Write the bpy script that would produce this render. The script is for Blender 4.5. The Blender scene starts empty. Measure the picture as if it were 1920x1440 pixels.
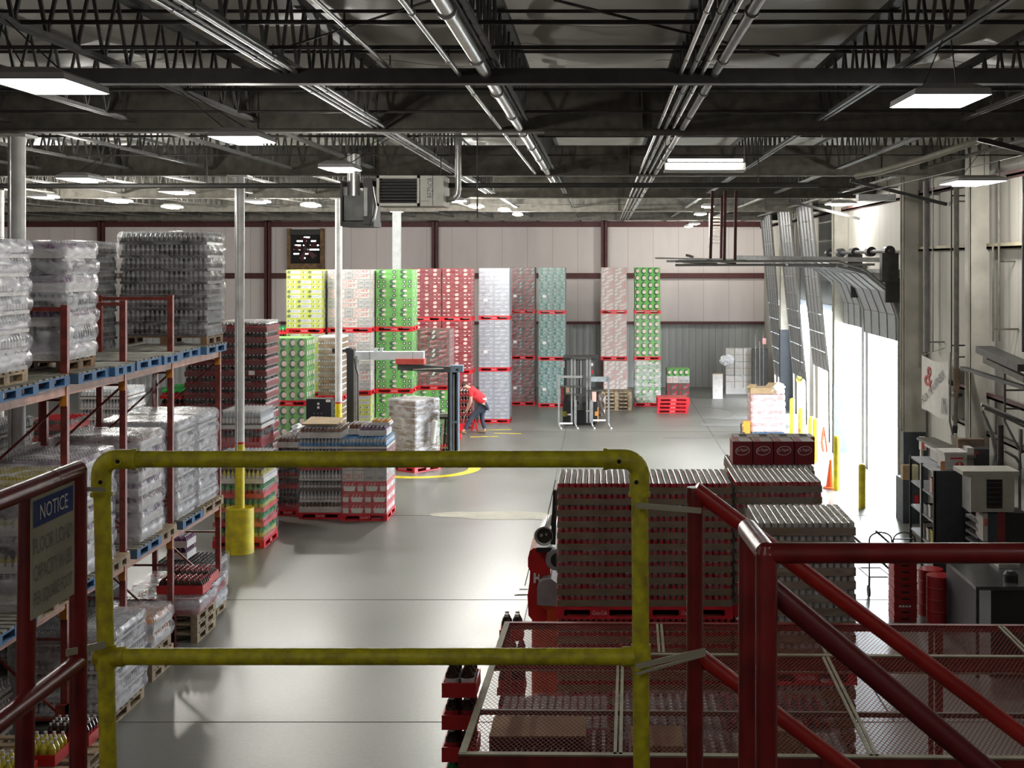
import bpy, bmesh, math, random
from mathutils import Vector, Matrix
R = random.Random(7)
SC = bpy.context.scene
COL = SC.collection

# ---------------------------------------------------------------- camera, sky, exposure
F = 2500.0; HX = 1130.0; HY = 490.0; H = 5.7     # focal length in pixels, vanishing point, eye height
cd = bpy.data.cameras.new('camera'); cam = bpy.data.objects.new('camera', cd); COL.objects.link(cam)
cam.location = (0, 0, H); cam.rotation_euler = (math.radians(90), 0, 0)
cd.sensor_width = 36; cd.lens = F * 36 / 1920
cd.shift_x = (960 - HX) / 1920; cd.shift_y = (HY - 720) / 1920
cd.clip_start = 0.05; cd.clip_end = 400
SC.camera = cam
SC.view_settings.view_transform = 'Standard'; SC.view_settings.look = 'None'
SC.view_settings.gamma = 1; SC.view_settings.use_curve_mapping = False
SC.view_settings.exposure = 0.0
w = bpy.data.worlds.new('sky'); SC.world = w; w.use_nodes = True
nt = w.node_tree; bg = nt.nodes['Background']
bg.inputs[0].default_value = (0.88, 0.94, 1.0, 1); bg.inputs[1].default_value = 45.0
try:
    SC.cycles.max_bounces = 8; SC.cycles.diffuse_bounces = 4; SC.cycles.glossy_bounces = 3
    SC.cycles.transparent_max_bounces = 12; SC.cycles.transmission_bounces = 3
    SC.cycles.sample_clamp_indirect = 6; SC.cycles.use_denoising = True
    SC.cycles.caustics_reflective = False; SC.cycles.caustics_refractive = False
    SC.cycles.blur_glossy = 1.0
except Exception: pass
def X(px, y): return (px - HX) * y / F
def Z(py, y): return H - (py - HY) * y / F
def YF(py): return F * H / (py - HY)
def P(px, py, y): return Vector((X(px, y), y, Z(py, y)))

LAMP_W = 110.0
def area(loc, sx, sy, power, rot=(0, 0, 0), col=(1, 0.97, 0.9), parent=None, name='lamp_light'):
    if name == 'lamp_light':   # prismatic lamps throw light to the sides too
        l = bpy.data.lights.new(name, 'POINT'); l.shadow_soft_size = .12; l.energy = power; l.color = col
        o = bpy.data.objects.new(name, l); COL.objects.link(o); o.location = (loc[0], loc[1], loc[2] - .12); o.parent = parent; return o
    l = bpy.data.lights.new(name, 'AREA'); l.shape = 'RECTANGLE'; l.size = sx; l.size_y = sy
    l.energy = power; l.color = col
    o = bpy.data.objects.new(name, l); COL.objects.link(o); o.location = loc; o.rotation_euler = rot
    if parent: o.parent = parent
    return o

# dock door openings in the right wall: (near depth, far depth, opening height, open?)
WX = 7.3
DOORS = [ (32.4, 36.5, 4.0), (36.9, 40.6, 4.1), (42.2, 45.0, 2.2), (46.9, 49.8, 1.5), (52.4, 55.2, 1.0)]
for (a, b, hh) in DOORS:
    o = area((WX + 0.3, (a + b) / 2, hh / 2), b - a, hh, 10, (0, math.radians(90), 0), name='sky_portal')
    o.data.shape = 'RECTANGLE'; o.data.size = hh; o.data.size_y = b - a
    o.data.cycles.is_portal = True

# ---------------------------------------------------------------- materials
MATS = {}
def mat(name, col, rough=0.6, metal=0.0, var=0.12, scale=6.0, bump=0.0, emit=0.0, ecol=None, dirt=None, spec=0.5, tr=0.0):
    if name in MATS: return MATS[name]
    m = bpy.data.materials.new(name); m.use_nodes = True
    n = m.node_tree.nodes; l = m.node_tree.links; b = n['Principled BSDF']
    b.inputs['Roughness'].default_value = rough; b.inputs['Metallic'].default_value = metal
    b.inputs['Specular IOR Level'].default_value = spec
    if emit:
        b.inputs['Base Color'].default_value = (*col, 1)
        b.inputs['Emission Color'].default_value = (*(ecol or col), 1); b.inputs['Emission Strength'].default_value = emit
        MATS[name] = m; return m
    tc = n.new('ShaderNodeTexCoord'); no = n.new('ShaderNodeTexNoise'); no.inputs['Scale'].default_value = scale
    no.inputs['Detail'].default_value = 4
    l.new(tc.outputs['Object'], no.inputs['Vector'])
    mx = n.new('ShaderNodeMix'); mx.data_type = 'RGBA'
    d = dirt or tuple(c * (1 - var * 2.2) for c in col)
    mx.inputs[6].default_value = (*[min(1, c * (1 + var * .6)) for c in col], 1); mx.inputs[7].default_value = (*d, 1)
    r = n.new('ShaderNodeValToRGB'); r.color_ramp.elements[0].position = 0.35; r.color_ramp.elements[1].position = 0.75
    l.new(no.outputs['Fac'], r.inputs[0]); l.new(r.outputs[0], mx.inputs[0]); l.new(mx.outputs[2], b.inputs['Base Color'])
    if bump:
        bp = n.new('ShaderNodeBump'); bp.inputs['Strength'].default_value = bump; bp.inputs['Distance'].default_value = 0.02
        l.new(no.outputs['Fac'], bp.inputs['Height']); l.new(bp.outputs[0], b.inputs['Normal'])
    if tr:
        b.inputs['Alpha'].default_value = 1 - tr
    MATS[name] = m; return m

def wrapmat(name, lo, hi, col=(0.86, 0.87, 0.9), sx=3.0, sz=9.0, rough=0.22):
    """stretch film: part see-through, part milky, crinkled"""
    if name in MATS: return MATS[name]
    m = bpy.data.materials.new(name); m.use_nodes = True
    n = m.node_tree.nodes; l = m.node_tree.links; b = n['Principled BSDF']; out = n['Material Output']
    b.inputs['Base Color'].default_value = (*col, 1); b.inputs['Roughness'].default_value = rough
    tc = n.new('ShaderNodeTexCoord'); mp = n.new('ShaderNodeMapping'); mp.inputs['Scale'].default_value = (sx, sx, sz)
    mp.inputs['Rotation'].default_value = (0.12, 0.1, 0)
    no = n.new('ShaderNodeTexNoise'); no.inputs['Scale'].default_value = 1.6; no.inputs['Detail'].default_value = 6
    no.inputs['Distortion'].default_value = 1.2
    l.new(tc.outputs['Object'], mp.inputs[0]); l.new(mp.outputs[0], no.inputs['Vector'])
    bp = n.new('ShaderNodeBump'); bp.inputs['Strength'].default_value = 0.6; bp.inputs['Distance'].default_value = 0.03
    l.new(no.outputs['Fac'], bp.inputs['Height']); l.new(bp.outputs[0], b.inputs['Normal'])
    mr = n.new('ShaderNodeMapRange'); mr.inputs[1].default_value = 0.35; mr.inputs[2].default_value = 0.7
    mr.inputs[3].default_value = lo; mr.inputs[4].default_value = hi
    l.new(no.outputs['Fac'], mr.inputs[0])
    t = n.new('ShaderNodeBsdfTransparent'); ms = n.new('ShaderNodeMixShader')
    l.new(mr.outputs[0], ms.inputs[0]); l.new(t.outputs[0], ms.inputs[1]); l.new(b.outputs[0], ms.inputs[2])
    l.new(ms.outputs[0], out.inputs['Surface'])
    MATS[name] = m; return m

def node_floor():
    m = bpy.data.materials.new('polished_concrete'); m.use_nodes = True
    n = m.node_tree.nodes; l = m.node_tree.links; b = n['Principled BSDF']
    tc = n.new('ShaderNodeTexCoord')
    a = n.new('ShaderNodeTexNoise'); a.inputs['Scale'].default_value = 0.35; a.inputs['Detail'].default_value = 8; a.inputs['Roughness'].default_value = .65
    c = n.new('ShaderNodeTexNoise'); c.inputs['Scale'].default_value = 18; c.inputs['Detail'].default_value = 3
    l.new(tc.outputs['Object'], a.inputs['Vector']); l.new(tc.outputs['Object'], c.inputs['Vector'])
    r = n.new('ShaderNodeValToRGB'); e = r.color_ramp.elements
    e[0].position = .3; e[0].color = (.155, .155, .139, 1); e[1].position = .7; e[1].color = (.225, .225, .203, 1)
    l.new(a.outputs['Fac'], r.inputs[0])
    mx = n.new('ShaderNodeMix'); mx.data_type = 'RGBA'; mx.blend_type = 'MULTIPLY'; mx.inputs[0].default_value = .35
    l.new(r.outputs[0], mx.inputs[6]); l.new(c.outputs['Fac'], mx.inputs[7]); l.new(mx.outputs[2], b.inputs['Base Color'])
    rr = n.new('ShaderNodeMapRange'); rr.inputs[3].default_value = .25; rr.inputs[4].default_value = .46
    l.new(a.outputs['Fac'], rr.inputs[0]); l.new(rr.outputs[0], b.inputs['Roughness'])
    return m

def node_panels(name, base, pitch, axis, dark=.45, rib=0.0, width=.02, rough=.75):
    """wall sheet with vertical seams every pitch metres along axis 0 or 1"""
    m = bpy.data.materials.new(name); m.use_nodes = True
    n = m.node_tree.nodes; l = m.node_tree.links; b = n['Principled BSDF']; b.inputs['Roughness'].default_value = rough
    tc = n.new('ShaderNodeTexCoord'); sp = n.new('ShaderNodeSeparateXYZ'); l.new(tc.outputs['Object'], sp.inputs[0])
    d = n.new('ShaderNodeMath'); d.operation = 'DIVIDE'; d.inputs[1].default_value = pitch; l.new(sp.outputs[axis], d.inputs[0])
    fr = n.new('ShaderNodeMath'); fr.operation = 'FRACT'; l.new(d.outputs[0], fr.inputs[0])
    lt = n.new('ShaderNodeMath'); lt.operation = 'LESS_THAN'; lt.inputs[1].default_value = width / pitch; l.new(fr.outputs[0], lt.inputs[0])
    no = n.new('ShaderNodeTexNoise'); no.inputs['Scale'].default_value = 1.2; no.inputs['Detail'].default_value = 6
    mp = n.new('ShaderNodeMapping'); mp.inputs['Scale'].default_value = (1, 1, .25)
    l.new(tc.outputs['Object'], mp.inputs[0]); l.new(mp.outputs[0], no.inputs['Vector'])
    r = n.new('ShaderNodeMix'); r.data_type = 'RGBA'
    r.inputs[6].default_value = (*base, 1); r.inputs[7].default_value = (*[c * .72 for c in base], 1); l.new(no.outputs['Fac'], r.inputs[0])
    mx = n.new('ShaderNodeMix'); mx.data_type = 'RGBA'; l.new(lt.outputs[0], mx.inputs[0]); l.new(r.outputs[2], mx.inputs[6])
    mx.inputs[7].default_value = (*[c * dark for c in base], 1); l.new(mx.outputs[2], b.inputs['Base Color'])
    s = n.new('ShaderNodeMath'); s.operation = 'PINGPONG'; s.inputs[1].default_value = .5; l.new(fr.outputs[0], s.inputs[0])
    bp = n.new('ShaderNodeBump'); bp.inputs['Strength'].default_value = .5 + rib; bp.inputs['Distance'].default_value = .03 + rib * .1
    ad = n.new('ShaderNodeMath'); ad.operation = 'ADD'; l.new(s.outputs[0], ad.inputs[0]); l.new(no.outputs['Fac'], ad.inputs[1])
    l.new(ad.outputs[0], bp.inputs['Height']); l.new(bp.outputs[0], b.inputs['Normal'])
    return m

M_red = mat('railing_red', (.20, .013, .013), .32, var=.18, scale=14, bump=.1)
M_redlit = mat('railing_red_lit', (.42, .02, .015), .35, var=.15, scale=12, bump=.1)  # railing red lightened: the light on the stair rails is in the colour
M_yel = mat('railing_yellow', (.62, .58, .02), .45, var=.2, scale=30, bump=.25, dirt=(.36, .30, .03))
M_ybol = mat('bollard_yellow', (.75, .62, .02), .5, var=.12, scale=5, dirt=(.45, .36, .03))
M_white = mat('white_paint', (.62, .62, .6), .5, var=.1)
M_grey = mat('grey_steel', (.24, .24, .235), .5, .3, var=.12)
M_dark = mat('dark_steel', (.035, .033, .03), .6, var=.2)
M_joist = mat('joist_paint', (.09, .09, .085), .6, var=.2)
M_girder = mat('girder_paint', (.13, .12, .10), .7, var=.2)
M_maroon = mat('maroon_steel', (.075, .014, .014), .6, var=.2)
M_alu = mat('bare_conduit', (.55, .55, .54), .3, .7, var=.1)
M_blk = mat('black_plastic', (.015, .015, .017), .45, var=.1)
M_rackred = mat('rack_upright_red', (.20, .028, .018), .5, var=.25, scale=10)
M_rackbeam = mat('rack_beam_orange', (.50, .235, .15), .55, var=.2, scale=5, dirt=(.33, .15, .1))
M_wood = mat('pallet_wood', (.36, .27, .17), .8, var=.3, scale=5)
M_woodd = mat('pallet_wood_brown', (.20, .12, .06), .8, var=.3, scale=5)
M_blue = mat('pallet_blue', (.025, .11, .26), .7, var=.25, scale=7, dirt=(.09, .13, .17))
M_bluetop = mat('weathered_deck', (.26, .25, .21), .85, var=.3, scale=6)
M_pred = mat('pallet_red', (.62, .018, .03), .4, var=.12)
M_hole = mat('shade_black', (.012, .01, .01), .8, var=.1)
M_ink = mat('white_print', (.75, .72, .7), .5, var=.03)
M_card = mat('cardboard', (.33, .235, .13), .85, var=.12, scale=4)
M_cardd = mat('cardboard_tray', (.17, .115, .06), .8, var=.15, scale=4)
M_floor = node_floor()
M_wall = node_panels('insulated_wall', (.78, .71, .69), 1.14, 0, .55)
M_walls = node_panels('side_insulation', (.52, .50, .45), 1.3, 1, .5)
M_rib = node_panels('ribbed_metal', (.42, .43, .42), .3, 0, .45, .3)
W_thin = wrapmat('film_thin', .02, .22)
W_med = wrapmat('film_medium', .02, .25, sx=2, sz=5)
W_thick = wrapmat('film_thick', .14, .62, (.84, .84, .9), sx=1.6, sz=4)
W_clear = wrapmat('film_clear', .0, .12)

# ---------------------------------------------------------------- mesh builder
GL = {}
def glyphs(word, shear=0.0):
    k = (word, shear)
    if k not in GL:
        c = bpy.data.curves.new('letters', 'FONT'); c.body = word; c.size = 1; c.shear = shear; c.resolution_u = 2
        o = bpy.data.objects.new('letters', c); me = bpy.data.meshes.new_from_object(o)
        vs = [(v.co.x, v.co.y) for v in me.vertices]; fs = [tuple(p.vertices) for p in me.polygons]
        x0 = min(v[0] for v in vs); x1 = max(v[0] for v in vs); y0 = min(v[1] for v in vs); y1 = max(v[1] for v in vs)
        GL[k] = ([((v[0] - x0) / (x1 - x0), (v[1] - y0) / (y1 - y0)) for v in vs], fs)
        bpy.data.objects.remove(o); bpy.data.meshes.remove(me); bpy.data.curves.remove(c)
    return GL[k]

class MB:
    def __init__(s): s.v = []; s.f = []; s.mi = []; s.sm = []; s.mats = []
    def _m(s, m):
        if m not in s.mats: s.mats.append(m)
        return s.mats.index(m)
    def add(s, vs, fs, m, smooth=False):
        o = len(s.v); s.v += [tuple(v) for v in vs]; i = s._m(m)
        for f in fs: s.f.append(tuple(o + k for k in f)); s.mi.append(i); s.sm.append(smooth)
    def box(s, x0, x1, y0, y1, z0, z1, m, mtop=None):
        vs = [(x0, y0, z0), (x1, y0, z0), (x1, y1, z0), (x0, y1, z0), (x0, y0, z1), (x1, y0, z1), (x1, y1, z1), (x0, y1, z1)]
        s.add(vs, [(0, 3, 2, 1), (0, 1, 5, 4), (1, 2, 6, 5), (2, 3, 7, 6), (3, 0, 4, 7)], m)
        s.add(vs[4:], [(0, 1, 2, 3)], mtop or m)
    def bar(s, p, q, w, h, m, up=(0, 0, 1)):
        p = Vector(p); q = Vector(q); d = (q - p).normalized(); u = Vector(up)
        if abs(d.dot(u)) > .98: u = Vector((0, 1, 0))
        a = d.cross(u).normalized() * w / 2; b = a.cross(d).normalized() * h / 2
        vs = [c + i * a + j * b for c in (p, q) for i, j in ((-1, -1), (1, -1), (1, 1), (-1, 1))]
        s.add(vs, [(0, 1, 2, 3), (4, 7, 6, 5), (0, 4, 5, 1), (1, 5, 6, 2), (2, 6, 7, 3), (3, 7, 4, 0)], m)
    def cyl(s, p, q, r, m, n=12, r2=None, caps=True):
        p = Vector(p); q = Vector(q); d = (q - p).normalized(); u = Vector((0, 0, 1)) if abs(d.z) < .9 else Vector((1, 0, 0))
        a = d.cross(u).normalized(); b = d.cross(a); r2 = r if r2 is None else r2
        vs = []
        for c, rr in ((p, r), (q, r2)):
            for k in range(n):
                t = 2 * math.pi * k / n; vs.append(c + a * math.cos(t) * rr + b * math.sin(t) * rr)
        s.add(vs, [(k, (k + 1) % n, n + (k + 1) % n, n + k) for k in range(n)], m, True)
        if caps: s.add(vs, [tuple(range(n - 1, -1, -1)), tuple(range(n, 2 * n))], m)
    def tube(s, pts, r, m, n=10):
        pts = [Vector(p) for p in pts]; vs = []; fs = []; prev = None
        for i, p in enumerate(pts):
            d = (pts[min(i + 1, len(pts) - 1)] - pts[max(i - 1, 0)]).normalized()
            if prev is None:
                u = Vector((0, 0, 1)) if abs(d.z) < .9 else Vector((1, 0, 0)); a = d.cross(u).normalized()
            else: a = (prev - d * prev.dot(d)).normalized()
            prev = a; b = d.cross(a)
            rr = r[i] if isinstance(r, (list, tuple)) else r
            for k in range(n):
                t = 2 * math.pi * k / n; vs.append(p + a * math.cos(t) * rr + b * math.sin(t) * rr)
        for i in range(len(pts) - 1):
            for k in range(n): fs.append((i * n + k, i * n + (k + 1) % n, (i + 1) * n + (k + 1) % n, (i + 1) * n + k))
        s.add(vs, fs, m, True)
        e = len(pts) - 1
        s.add(vs, [tuple(range(n - 1, -1, -1)), tuple(range(e * n, e * n + n))], m)
    def lathe(s, x, y, z, prof, mats, n=8, cap=True):
        """prof: (r, z); mats one per segment"""
        ring = [[(x + r * math.cos(2 * math.pi * k / n), y + r * math.sin(2 * math.pi * k / n), z + zz) for k in range(n)] for r, zz in prof]
        for i in range(len(prof) - 1):
            s.add(ring[i] + ring[i + 1], [(k, (k + 1) % n, n + (k + 1) % n, n + k) for k in range(n)], mats[i] if isinstance(mats, (list, tuple)) else mats, True)
        if cap: s.add(ring[-1], [tuple(range(n))], mats[-1] if isinstance(mats, (list, tuple)) else mats)
    def decal(s, o, u, v, pts, m):
        """flat shape: 2D pts on plane origin o, axes u, v"""
        o = Vector(o); u = Vector(u); v = Vector(v)
        s.add([o + u * a + v * b for a, b in pts], [tuple(range(len(pts)))], m)
    def oval(s, o, u, v, cx, cy, rx, ry, m, n=12, rot=0):
        c = math.cos(rot); d = math.sin(rot); pts = []
        for k in range(n):
            a = rx * math.cos(2 * math.pi * k / n); b = ry * math.sin(2 * math.pi * k / n)
            pts.append((cx + a * c - b * d, cy + a * d + b * c))
        s.decal(o, u, v, pts, m)
    def text(s, word, o, u, v, x, y, w, h, m, shear=0, rot=0):
        g, fs = glyphs(word, shear); o = Vector(o); u = Vector(u); v = Vector(v); c = math.cos(rot); d = math.sin(rot)
        vs = []
        for a, b in g:
            a *= w; b *= h; vs.append(o + u * (x + a * c - b * d) + v * (y + a * d + b * c))
        s.add(vs, fs, m)
    def mesh(s, name):
        me = bpy.data.meshes.new(name); me.from_pydata(s.v, [], s.f)
        for m in s.mats: me.materials.append(m)
        me.polygons.foreach_set('material_index', s.mi); me.polygons.foreach_set('use_smooth', s.sm); me.update()
        return me
    def build(s, name, parent=None, loc=None, rz=0):
        return link(name, s.mesh(name), parent, loc, rz)

def link(name, me, parent=None, loc=None, rz=0):
    o = bpy.data.objects.new(name, me); COL.objects.link(o)
    if parent: o.parent = parent
    if loc is not None: o.location = loc
    if rz: o.rotation_euler = (0, 0, rz)
    return o
def tag(o, label, cat, group=None, kind=None):
    o['label'] = label; o['category'] = cat
    if group: o['group'] = group
    if kind: o['kind'] = kind
    return o
def thing(name, label, cat, loc=(0, 0, 0), rz=0, group=None):
    o = link(name, None, None, loc, rz); return tag(o, label, cat, group)
def struct(name, mb, label=None):
    o = mb.build(name); o['kind'] = 'structure'
    if label: o['label'] = label
    return o
def dup(root, loc, rz=None, label=None, group=None):
    def cp(o, par):
        c = o.copy(); COL.objects.link(c)
        if par: c.parent = par
        for k in o.children: cp(k, c)
        return c
    r = cp(root, None); r.location = loc
    if rz is not None: r.rotation_euler = (0, 0, rz)
    if label: r['label'] = label
    if group: r['group'] = group
    return r
ORD = 'first second third fourth fifth sixth seventh eighth ninth tenth eleventh twelfth thirteenth fourteenth fifteenth sixteenth seventeenth eighteenth nineteenth twentieth twenty-first twenty-second twenty-third twenty-fourth'.split()
# ---------------------------------------------------------------- the building
YB = 60.4; XL = -27.5; YN = -3.0; ZR = 8.45
b = MB(); b.box(XL, 7.5, YN, YB + .3, -.12, 0, M_floor); fl = struct('floor', b)
mj = mat('joint_line', (.07, .07, .065), .8, var=.1)
for y_, x0, x1 in ((29.9, -5.5, WX), (16.5, -9, WX), (44.2, -9, WX), (22.9, -5.5, -1)):
    pass
b = MB()
b.box(-9, WX, 29.88, 29.91, 0, .003, mj); b.box(-9, WX, 16.49, 16.505, 0, .003, mj); b.box(-9, WX, 44.6, 44.64, 0, .003, mj)
b.box(-9, WX, 22.45, 22.465, 0, .003, mj); b.box(-1.25, -1.235, 16.5, YB, 0, .003, mj); b.box(3.6, 3.62, 16.5, YB, 0, .003, mj)
o = b.build('floor_joint_lines'); o['kind'] = 'structure'
ms = mat('dried_spill', (.36, .34, .26), .55, var=.1, scale=3)
b = MB()
for cx, cy, rx, ry in ((-2.2, 29.9, 1.1, .5), (-3.2, 30.0, .7, .33), (-1.3, 29.7, .5, .3)):
    b.oval((0, 0, .004 + .001 * (rx < 1)), (1, 0, 0), (0, 1, 0), cx, cy, rx, ry, ms, 20)
o = b.build('floor_surface_marks'); o['kind'] = 'structure'
mdk = mat('tyre_scuff', (.16, .16, .15), .5, var=.1)
b = MB()
for cx, cy, rx, ry in ((4.2, 46.5, .9, .5), (3.0, 43, 1.1, .25), (4.6, 48.5, 1.0, .5)):
    b.oval((0, 0, .004), (1, 0, 0), (0, 1, 0), cx, cy, rx, ry, mdk, 20)
pts = [(3.6 + 1.3 * math.cos(t), 50 + 2.2 * math.sin(t)) for t in [i * .16 for i in range(-6, 9)]]
for p, q in zip(pts, pts[1:]): b.bar((*p, .003), (*q, .003), .05, .004, mdk)
o = b.build('floor_surface_scuffs'); o['kind'] = 'structure'
# exterior apron
mo = mat('yard_concrete', (.5, .5, .48), .8, var=.1)
b = MB(); b.box(7.5, 70, -20, 90, -.12, -.01, mo); struct('exterior_ground', b)

# far wall
FX0, FX1, FZ0, FZ1 = X(544, YB), X(599, YB), Z(493, YB), Z(441, YB)     # opening behind the exhaust fan
b = MB(); b.box(XL, FX0, YB, YB + .25, 2.92, ZR + .5, M_wall); b.box(FX1, 7.5, YB, YB + .25, 2.92, ZR + .5, M_wall)
b.box(FX0, FX1, YB, YB + .25, 2.92, FZ0, M_wall); b.box(FX0, FX1, YB, YB + .25, FZ1, ZR + .5, M_wall); struct('wall_back', b)
b = MB(); b.box(XL, 7.5, YB, YB + .25, 0, 2.92, M_rib); struct('wall_back_lower', b)
for i, z_ in enumerate((7.37, 5.05, 2.92)):
    b = MB(); t = .12 if i < 2 else .06
    b.box(XL, WX, YB - .2, YB - .02, z_ - t, z_ + t, M_maroon); o = struct('trim_%d' % (i + 1), b)
for i, x_ in enumerate((-22.6, -15.1, -7.56, .07)):
    b = MB(); b.box(x_ - .15, x_ + .15, YB - .36, YB - .34, 0, 8.3, M_maroon); b.box(x_ - .15, x_ + .15, YB - .24, YB - .22, 0, 8.3, M_maroon)
    b.box(x_ - .02, x_ + .02, YB - .36, YB - .2, 0, 8.3, M_maroon)
    o = b.build('wall_column'); tag(o, 'maroon steel wall column, %s from the left along the back wall' % ORD[i], 'column', 'maroon columns on the back wall')
# left, near, right walls
b = MB(); b.box(XL - .25, XL, YN, YB + .25, 0, ZR + .5, M_wall); struct('wall_left', b)
b = MB(); b.box(XL, 7.5, YN - .25, YN, 0, ZR + .5, M_wall); struct('wall_front', b)
b = MB(); prev = YN
for (a, c, hh) in DOORS:
    b.box(WX, 7.5, prev, a, 0, ZR + .5, M_walls); b.box(WX, 7.5, a, c, hh + .15 if a < 30 else 4.15, ZR + .5, M_walls); prev = c
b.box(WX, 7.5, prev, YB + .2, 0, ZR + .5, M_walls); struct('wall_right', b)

# roof insulation sagging between joists
M_ins = node_panels('roof_insulation', (.74, .72, .66), 1.5, 1, .3, .1, .035, .5)
JX = [6.3, 4.6, 2.8, .9, -1.0, -2.9, -4.5, -6.1, -7.7, -9.3, -11, -12.8, -14.6, -16.4, -18.2, -20, -22, -24, -26]
def roofz(x, y):
    import bisect
    xs = [7.5] + JX + [-27.7]
    for a, c in zip(xs, xs[1:]):
        if c <= x <= a:
            t = (x - c) / (a - c); break
    else: t = 0
    s = 4 * t * (1 - t)
    u = (y / 1.5) % 1; band = abs(math.sin(math.pi * u)) ** .6
    return ZR - .02 - .13 * s * band - .05 * s - .04 * band * (1 - s) + .02 * math.sin(y * 5.3 + x * 1.7)
b = MB(); nx, ny = 176, 300; vs = []
for j in range(ny + 1):
    for i in range(nx + 1):
        x_ = XL - .1 + (7.4 - XL + .1) * i / nx; y_ = YN + (YB + .2 - YN) * j / ny; vs.append((x_, y_, roofz(x_, y_)))
b.add(vs, [(j * (nx + 1) + i, (j + 1) * (nx + 1) + i, (j + 1) * (nx + 1) + i + 1, j * (nx + 1) + i + 1) for j in range(ny) for i in range(nx)], M_ins, True)
b.box(XL - .25, 7.5, YN - .25, YB + .25, ZR + .1, ZR + .25, M_grey)
struct('ceiling', b)

# girders (across) and open-web joists (along)
GY = [7.6, 17.4, 26.3, 35.6, 45.2, 54.6]
gn = ['nearest the railing', 'in the second row from the railing', 'in the third row from the railing', 'in the fourth row from the railing', 'in the fifth row from the railing', 'closest to the back wall']
for i, y_ in enumerate(GY):
    b = MB(); zt = 7.98; zb = 7.38
    b.box(XL, WX, y_ - .11, y_ + .11, zb, zb + .03, M_girder); b.box(XL, WX, y_ - .11, y_ + .11, zt - .03, zt, M_girder)
    b.box(XL, WX, y_ - .01, y_ + .01, zb, zt, M_girder)
    for k in range(7):
        xx = XL + 3 + k * 5; b.box(xx, xx + .02, y_ - .1, y_ + .1, zb, zt, M_girder)
    o = b.build('roof_girder'); tag(o, 'brown painted steel roof girder spanning the hall, ' + gn[i], 'girder', 'roof girders')
def joist_mesh(L):
    c = MB(); m_ = mat('chord_paint', (.11, .105, .095), .55, var=.2); c.box(-.05, -.012, 0, L, 7.5, 7.54, m_); c.box(.012, .05, 0, L, 7.5, 7.54, m_)
    t = MB(); t.box(-.06, .06, 0, L, 8.14, 8.2, M_joist)
    wb = MB(); n = int(L / .3); s = L / n; up = 0
    for k in range(n):
        wb.bar((0, k * s, 7.52 if k % 2 == 0 else 8.16), (0, (k + 1) * s, 8.16 if k % 2 == 0 else 7.52), .028, .028, M_joist, (1, 0, 0))
    return c.mesh('bottom_chord'), t.mesh('top_chord'), wb.mesh('web')
spans = [YN] + GY + [YB]
bn = ['over the railing', 'in the first bay beyond the railing', 'in the second bay', 'in the third bay', 'in the fourth bay', 'in the fifth bay', 'in the bay by the back wall']
for s in range(len(spans) - 1):
    y0, y1 = spans[s] + .1, spans[s + 1] - .1
    mm = joist_mesh(y1 - y0)
    for k, x_ in enumerate(JX):
        if s == 0 and x_ < -9: continue
        if s == 1 and x_ < -13: continue
        t = thing('roof_joist', 'open web steel joist %s, %s from the dock wall' % (bn[s], ORD[k]), 'joist', (x_, y0, 0), group='open web roof joists')
        for nme, m_ in zip(('bottom_chord', 'top_chord', 'web'), mm): link(nme, m_, t)
# bridging rods across the joists
rods = [(9.3, 8.12), (10.2, 7.53), (11.4, 7.53), (12.9, 8.12), (14.2, 7.53), (15.4, 8.12), (16.3, 7.53), (19.5, 7.53), (21.2, 8.12), (23.0, 7.53), (24.7, 8.12), (28.5, 7.53), (30.6, 8.12), (33, 7.53), (38, 7.53), (41, 8.1), (43, 7.53), (48, 7.53), (51, 7.53), (57, 7.53)]
for k, (y_, z_) in enumerate(rods):
    b = MB(); b.cyl((XL, y_, z_), (WX, y_ , z_), .019 if y_ < 20 else .015, M_dark, 6)
    o = b.build('bridging_rod'); tag(o, 'dark bridging rod crossing the joists, %s from the railing' % ORD[k], 'rod', 'bridging rods under the roof')
# square cross tube in front of the second girder
b = MB(); b.box(XL, WX, 12.28, 12.44, 7.34, 7.48, M_dark); o = b.build('cross_tube'); tag(o, 'long black square steel tube running right across near the ceiling', 'beam')
b = MB(); b.cyl((-12, 22.8, Z(349, 22.8)), (3.7, 22.8, Z(347, 22.8)), .045, M_dark, 8)
for px in (388, 1422):
    b.cyl((X(px, 22.8), 22.8, Z(348, 22.8)), (X(px, 22.8), 22.8, 7.5), .012, M_dark, 6)
o = b.build('sprinkler_pipe'); tag(o, 'black horizontal sprinkler pipe passing in front of the unit heater', 'pipe')
# diagonal cable under roof
b = MB(); b.cyl((X(520, 12), 12, 7.6), (X(810, 9.8), 9.8, Z(0, 9.8)), .01, M_dark, 6); b.cyl((X(1040, 10), 10, Z(0, 10)), (X(1460, 12), 12, 7.55), .012, M_dark, 6)
o = b.build('sway_brace_cable'); tag(o, 'thin dark cable slanting under the roof above the black tube', 'cable')

# conduits and pipes along the hall, hung under the joists
def run(name, label, pxs, r, m, z=7.42, cat='pipe', y0=6, y1=50, group=None, hang=True):
    """pxs: x at depth (k slope) -> a straight run parallel to the hall"""
    b = MB(); b.cyl((pxs, y0, z), (pxs, y1, z), r, m, 10)
    y_ = y0 + 1
    while y_ < y1:
        b.cyl((pxs, y_, z), (pxs, y_ + .04, z), r * 1.35, m, 10)
        if hang: b.bar((pxs, y_ + .02, z), (pxs, y_ + .02, z + .12), .012, .012, M_dark)
        y_ += 2.2
    o = b.build(name); return tag(o, label, cat, group)
run('sprinkler_main', 'thick bare metal pipe running away along the ceiling centre', X(1040, 30.0), .055, M_alu, Z(345, 30.0), y0=6, y1=30)
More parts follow.
